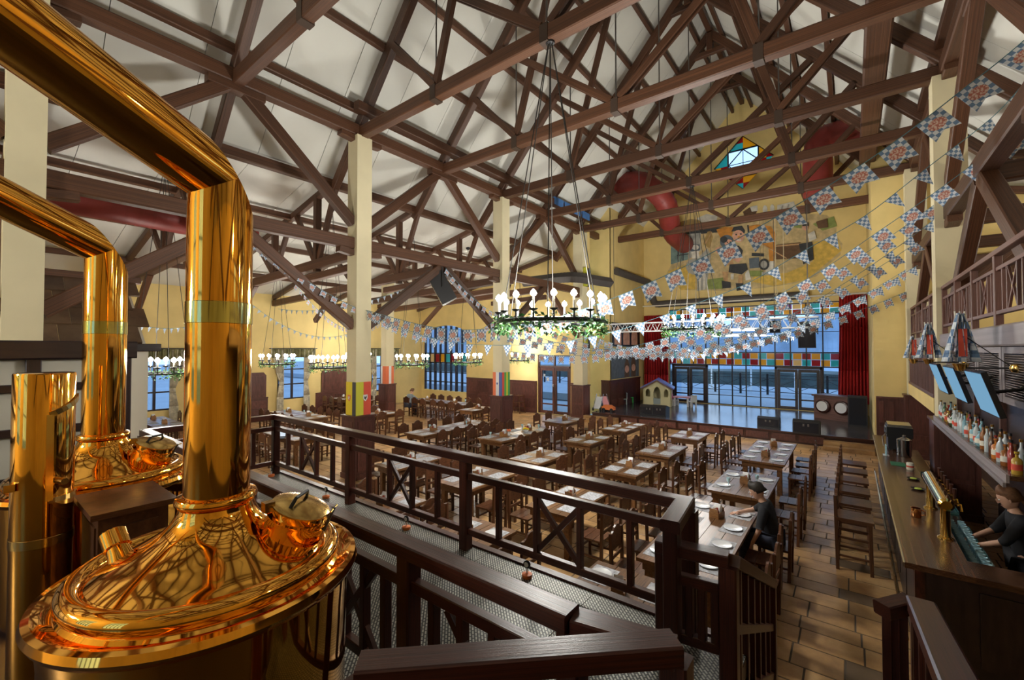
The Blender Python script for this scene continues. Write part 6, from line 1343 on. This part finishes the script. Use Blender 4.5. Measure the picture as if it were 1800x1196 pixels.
def flag_mesh(kind, s_):
    k = (kind, s_)
    if k not in _fl:
        if kind == 'sq': pts = [(-.17, 0), (.17, 0), (.17, -.40), (.085, -.345), (0, -.40), (-.085, -.345), (-.17, -.40)]; pts = [(-.17, 0), (.17, 0), (.17, -.38), (0, -.30), (-.17, -.38)]
        else: pts = [(-.14, 0), (.14, 0), (0, -.36)]
        m = MB(); m.prism([(a * s_, -.002, b_ * s_) for a, b_ in pts], (0, .004, 0)); _fl[k] = m.mesh('flag', 'flag_emblem' if kind == 'sq' else 'flag_check')
    return _fl[k]
def bunting(path, kind, lbl, gap=.46, s_=1.0, first=.15):
    t = thing('bunting', lbl, 'bunting', path[0], group='blue and white checked bunting strings')
    MB().tube(path, .006, 5).build('cord', 'cord_teal', t, world=True)
    acc = first
    for a, b_ in zip(path, path[1:]):
        L = (b_ - a).length
        while acc <= L:
            p = a.lerp(b_, acc / L); x = (b_ - a).normalized(); 
            if x.x < 0: x = -x
            y = Vector((0, 0, 1)).cross(x).normalized(); z = x.cross(y); tw = random.uniform(-.25, .25); y2 = y * math.cos(tw) + z * 0 + y * 0
            M = Matrix(((x.x, y.x, z.x, p.x), (x.y, y.y, z.y, p.y), (x.z, y.z, z.z, p.z), (0, 0, 0, 1))) @ Matrix.Rotation(tw, 4, 'X') @ Matrix.Scale(s_ * .74, 4)
            place(flag_mesh(kind, 1.0), 'flag', M, t); acc += gap
        acc -= L
    return t
plain('cord_teal', (.08, .22, .27), .6)
random.seed(14)
S1 = curve([(1.5, 6.7, 6.62), (1.1, 6.7, 6.3), (0, 6.7, 5.55), (-1.9, 6.7, 4.65), (-4.0, 6.7, 4.0), (-5.9, 6.7, 3.8), (-7.6, 6.7, 3.9), (-10.15, 6.7, 4.42)])
bunting(S1, 'sq', 'nearest bunting of large square emblem flags, sagging from gallery to yellow-bannered column', .40, 1.0, .2)
A2, B2 = (1.5, 9.65), (-10.15, 6.9)
bunting(curve([vplane(*p, A2, B2) for p in [(1797, 150), (1740, 210), (1630, 295), (1520, 380), (1415, 440), (1320, 495), (1240, 528), (1100, 577), (1000, 600), (900, 607), (800, 603), (720, 582), (664, 552)]], 6), 'tri', 'bunting of pointed checked flags just below the nearest string', .5)
A3, B3 = (1.5, 9.65), (-10.15, 12.5)
bunting(curve([vplane(*p, A3, B3) for p in [(1795, 232), (1735, 270), (1655, 330), (1540, 410), (1420, 490), (1280, 560), (1100, 612), (1000, 626), (895, 618)]], 6), 'sq', 'bunting of square emblem flags from mid gallery to red-white-blue column', .46, .95)
bunting(parab((1.4, 12.5, 6.4), (-10.1, 12.5, 4.4), 1.9), 'sq', 'bunting of square flags crossing between the far columns', .46, .95)
bunting(parab((1.4, 12.55, 6.1), (-10.1, 18.5, 4.3), 1.9), 'tri', 'bunting of pointed flags slanting toward the stage-left column', .42)
bunting(parab((1.4, 15.5, 6.2), (-10.1, 15.0, 4.3), 1.8), 'sq', 'bunting of square flags before the far chandelier', .46, .95)
bunting(parab((1.4, 15.6, 5.6), (-10.1, 18.5, 4.0), 1.6), 'tri', 'lower bunting of pointed flags near the stage front', .42)
bunting(parab((1.4, 18.4, 5.9), (-10.1, 18.45, 4.2), 1.7), 'sq', 'farthest bunting of square flags along the stage front', .46, .95)
bunting(parab((1.4, 18.4, 5.2), (-10.1, 12.6, 3.9), 1.2), 'sq', 'bunting of square flags slanting from stage right to red-white-blue column', .46, .95)
bunting(parab((-10.38, 3.7, 6.0), (-10.2, 6.5, 4.45), .15), 'sq', 'short bunting hung down the brace left of the yellow-bannered column', .3, .6)
bunting(parab((-10.2, 6.9, 4.35), (-10.2, 12.4, 4.6), .75), 'sq', 'bunting sagging between the two bannered columns', .36, .7)
bunting(parab((-10.25, 9.65, 6.0), (-10.2, 12.35, 4.6), .2), 'sq', 'short bunting hung from the speaker beam to the red-white-blue column', .34, .7)
bunting(parab((-10.3, 9.6, 5.9), (-18.2, 8.0, 5.0), .5), 'tri', 'small-flag bunting running into the aisle from the speaker beam', .3, .6)
bunting(parab((-14.0, .9, 5.4), (-18.2, 6.5, 5.2), 1.3), 'tri', 'small-flag bunting sagging between the two copper pipes', .26, .6)
bunting(parab((-18.2, 6.8, 5.3), (-18.2, 13.2, 5.3), 1.4), 'tri', 'small-flag bunting sagging along the aisle before the windows', .26, .6)
bunting(parab((-14.0, 6.65, 5.5), (-18.2, 13.2, 5.0), 1.1), 'sq', 'small-flag bunting crossing the aisle toward the far aisle column', .28, .55)
# ================================================================== PEOPLE
plain('skin', (.62, .36, .25), .55, var=.06, scale=9); plain('hair_dark', (.02, .014, .01), .6, var=.3, scale=40); plain('cloth_black', (.012, .013, .018), .85, var=.2, scale=20); plain('cloth_grey', (.20, .24, .27), .85, var=.15, scale=20); plain('cloth_navy', (.03, .035, .06), .85); plain('hair_brown', (.16, .07, .03), .6, var=.3, scale=40); plain('eye_white', (.8, .8, .78), .3); plain('lip', (.42, .15, .12), .5)
def skinned(name, verts, edges, rad, mat, parent, root=0, sub=2):
    me = bpy.data.meshes.new(name); me.from_pydata([tuple(v) for v in verts], edges, []); me.materials.append(MATS[mat])
    o = place(me, name, Matrix(), parent, local=True)
    md = o.modifiers.new('skin', 'SKIN'); md.use_smooth_shade = True
    for i, r_ in enumerate(rad): sv = me.skin_vertices[0].data[i]; sv.radius = (r_[0], r_[1]) if isinstance(r_, tuple) else (r_, r_); sv.use_root = (i == root)
    sb = o.modifiers.new('sub', 'SUBSURF'); sb.levels = sub; sb.render_levels = sub
    return o
def person(loc, rz, J, lbl, top, legs, hair, shoe='black'):
    """J: joints in the person's frame (faces -y): pelvis, chest, neck, head, and for L/R shoulder, elbow, wrist, hip, knee, ankle"""
    t = thing('person', lbl, 'person', loc, rz); V = {k: Vector(v) for k, v in J.items() if k != 'sleeve'}
    up = (V['head'] - V['neck']).normalized(); fc = Vector(J.get('face', (0, -1, 0))).normalized(); sd = up.cross(fc).normalized(); fc = sd.cross(up)
    # body: one continuous skin surface with hands
    vs, es, rs = [], [], []
    def add(p, r_, par=None):
        vs.append(Vector(p)); rs.append(r_)
        if par is not None: es.append((par, len(vs) - 1))
        return len(vs) - 1
    pel = add(V['pelvis'], (.13, .10)); ch = add(V['chest'], (.14, .10), pel); nk = add(V['neck'], .055, ch); hd0 = add(V['head'] - up * .07, .052, nk)
    for s_ in 'LR':
        sh_ = add(V[s_ + 'sh'], .055, ch); el = add(V[s_ + 'el'], .040, sh_); wr = add(V[s_ + 'wr'], .027, el); d = (V[s_ + 'wr'] - V[s_ + 'el']).normalized()
        q_ = d.cross(Vector((0, 0, 1))); q_ = q_.normalized() if q_.length > .2 else Vector((1, 0, 0)); dn = d.cross(q_)
        pm = add(V[s_ + 'wr'] + d * .055, (.036, .018), wr); pm2 = add(V[s_ + 'wr'] + d * .085, (.038, .017), pm)
        for f_, (off, ln) in enumerate(((-.03, .065), (-.01, .078), (.01, .073), (.03, .058))):
            b0 = add(V[s_ + 'wr'] + d * .095 + q_ * off, .0095, pm2); b1 = add(vs[b0] + d * ln * .55 + dn * .006, .0085, b0); add(vs[b1] + d * ln * .4 + dn * .022, .0075, b1)
        th = add(V[s_ + 'wr'] + d * .03 + q_ * (.045 if s_ == 'L' else -.045), .011, pm); add(vs[th] + d * .045 + q_ * (.015 if s_ == 'L' else -.015), .0095, th)
        hp_ = add(V[s_ + 'hip'], .085, pel); kn = add(V[s_ + 'kn'], .058, hp_); an = add(V[s_ + 'an'], .04, kn)
    skinned('body', vs, es, rs, 'skin', t)
    # head with face
    Mh = Matrix(((sd.x, -fc.x, up.x, V['head'].x), (sd.y, -fc.y, up.y, V['head'].y), (sd.z, -fc.z, up.z, V['head'].z), (0, 0, 0, 1)))
    m = MB(); prof = [(.0, -.115), (.035, -.11), (.055, -.085), (.068, -.04), (.076, .01), (.076, .05), (.062, .09), (.035, .112), (0, .118)]
    m.lathe(prof, 20); m.v = [tuple(Mh @ Vector((a, b_ * 1.22 - (.012 if c_ < -.05 else 0), c_))) for a, b_, c_ in m.v]; hd = m.build('head', 'skin', t, smooth='all')
    MB().prism([Mh @ Vector(p_) for p_ in ((-.012, -.088, -.03), (.012, -.088, -.03), (.005, -.092, .02), (-.005, -.092, .02))], Mh.to_3x3() @ Vector((0, -.022, -.004))).build('nose', 'skin', hd, smooth=True)
    for e_ in (-.03, .03):
        MB().lathe([(0, -.011), (.009, -.006), (.012, 0), (.009, .006), (0, .011)], 10, Mh @ Matrix.Translation((e_, -.083, .012))).build('eye', 'eye_white', hd, smooth=True); MB().lathe([(0, -.006), (.006, 0), (0, .006)], 8, Mh @ Matrix.Translation((e_, -.093, .012))).build('iris', 'black', hd, smooth=True)
        MB().lathe([(0, -.03), (.008, -.02), (.011, .005), (.007, .028), (0, .032)], 8, Mh @ Matrix.Translation((e_ * 2.55, .0, .0))).build('ear', 'skin', hd, smooth=True)
    MB().b2(-.022, .022, -.006, .006, -.004, .004).mesh; mo = MB(); mo.lathe([(0, -.007), (.022, 0), (0, .007)], 12); mo.v = [tuple(Mh @ Vector((a, -.083 + b_ * .3, c_ - .062))) for a, b_, c_ in mo.v]; mo.build('mouth', 'lip', hd, smooth=True)
    h_ = MB(); h_.lathe([(.088, -.03), (.088, .02), (.086, .06), (.07, .10), (.04, .128), (0, .135)], 20, cap=False); h_.v = [tuple(Mh @ Vector((a, b_ * 1.2 + .022 + (.02 if c_ < 0 else 0), c_ + .012 + (.04 if b_ < -.03 else 0)))) for a, b_, c_ in h_.v]
    ho = h_.build('hair', hair, t, smooth='all'); md = ho.modifiers.new('thick', 'SOLIDIFY'); md.thickness = .012
    # clothes as fuller shells over the body
    vs2 = [V['pelvis'] - Vector((0, 0, .09)), (V['pelvis'] + V['chest']) / 2, V['chest'], V['neck'] - up * .03]; es2 = [(0, 1), (1, 2), (2, 3)]; rs2 = [(.175, .125), (.17, .125), (.19, .13), .07]
    for s_ in 'LR':
        k = len(vs2); vs2 += [V[s_ + 'sh'], V[s_ + 'el'], V[s_ + 'el'].lerp(V[s_ + 'wr'], J.get('sleeve', .3))]; es2 += [(2, k), (k, k + 1), (k + 1, k + 2)]; rs2 += [.078, .058, .05]
    skinned('shirt', vs2, es2, rs2, top, t)
    vs3 = [V['pelvis']]; es3 = []; rs3 = [(.17, .13)]
    for s_ in 'LR':
        k = len(vs3); vs3 += [V[s_ + 'hip'], V[s_ + 'kn'], V[s_ + 'an'] + Vector((0, 0, .04))]; es3 += [(0, k), (k, k + 1), (k + 1, k + 2)]; rs3 += [.105, .075, .06]
    skinned('trousers', vs3, es3, rs3, legs, t)
    for s_ in 'LR':
        a = V[s_ + 'an']; q_ = MB(); q_.lathe([(.0, 0), (.045, .0), (.05, .02), (.045, .06), (.035, .085), (0, .09)], 14); q_.v = [tuple(Vector((x_ + a.x, y_ * 2.3 - .06 + a.y, z_ + a.z - .08))) for x_, y_, z_ in q_.v]; q_.build('shoe', shoe, t, smooth=True)
    return t
stand = dict(pelvis=(0, 0, .93), chest=(0, -.06, 1.28), neck=(0, -.1, 1.45), head=(0, -.14, 1.57), Lsh=(.18, -.07, 1.37), Lel=(.25, -.22, 1.12), Lwr=(.16, -.42, 1.0), Rsh=(-.18, -.07, 1.37), Rel=(-.26, -.2, 1.12), Rwr=(-.14, -.44, .99), Lhip=(.09, 0, .86), Lkn=(.1, -.02, .48), Lan=(.1, .02, .08), Rhip=(-.09, 0, .86), Rkn=(-.1, -.02, .48), Ran=(-.1, .02, .08), face=(0, -1, -.35), sleeve=.25)
person((1.62, 7.9, .0), -PI / 2, stand, 'bartender in dark clothes working behind the bar', 'cloth_black', 'cloth_black', 'hair_brown')
seat = dict(pelvis=(0, .02, .56), chest=(0, -.06, .92), neck=(0, -.13, 1.1), head=(0, -.19, 1.21), Lsh=(.18, -.08, 1.0), Lel=(.28, -.12, .74), Lwr=(.27, -.2, .55), Rsh=(-.18, -.08, 1.0), Rel=(-.25, -.26, .85), Rwr=(-.12, -.46, .80), Lhip=(.1, 0, .54), Lkn=(.12, -.40, .52), Lan=(.12, -.36, .08), Rhip=(-.1, 0, .54), Rkn=(-.12, -.40, .52), Ran=(-.12, -.36, .08), face=(0, -1, -.5), sleeve=.0)
person((-.98, 7.6, 0), -PI / 2, seat, 'dark-haired person in black seated at the near table by the bar aisle', 'cloth_black', 'cloth_navy', 'hair_dark')
seat2 = dict(seat); seat2['sleeve'] = .7
person((-17.75, 14.25, 0), PI, seat2, 'person in a grey top seated in the far aisle', 'cloth_grey', 'cloth_navy', 'hair_brown')
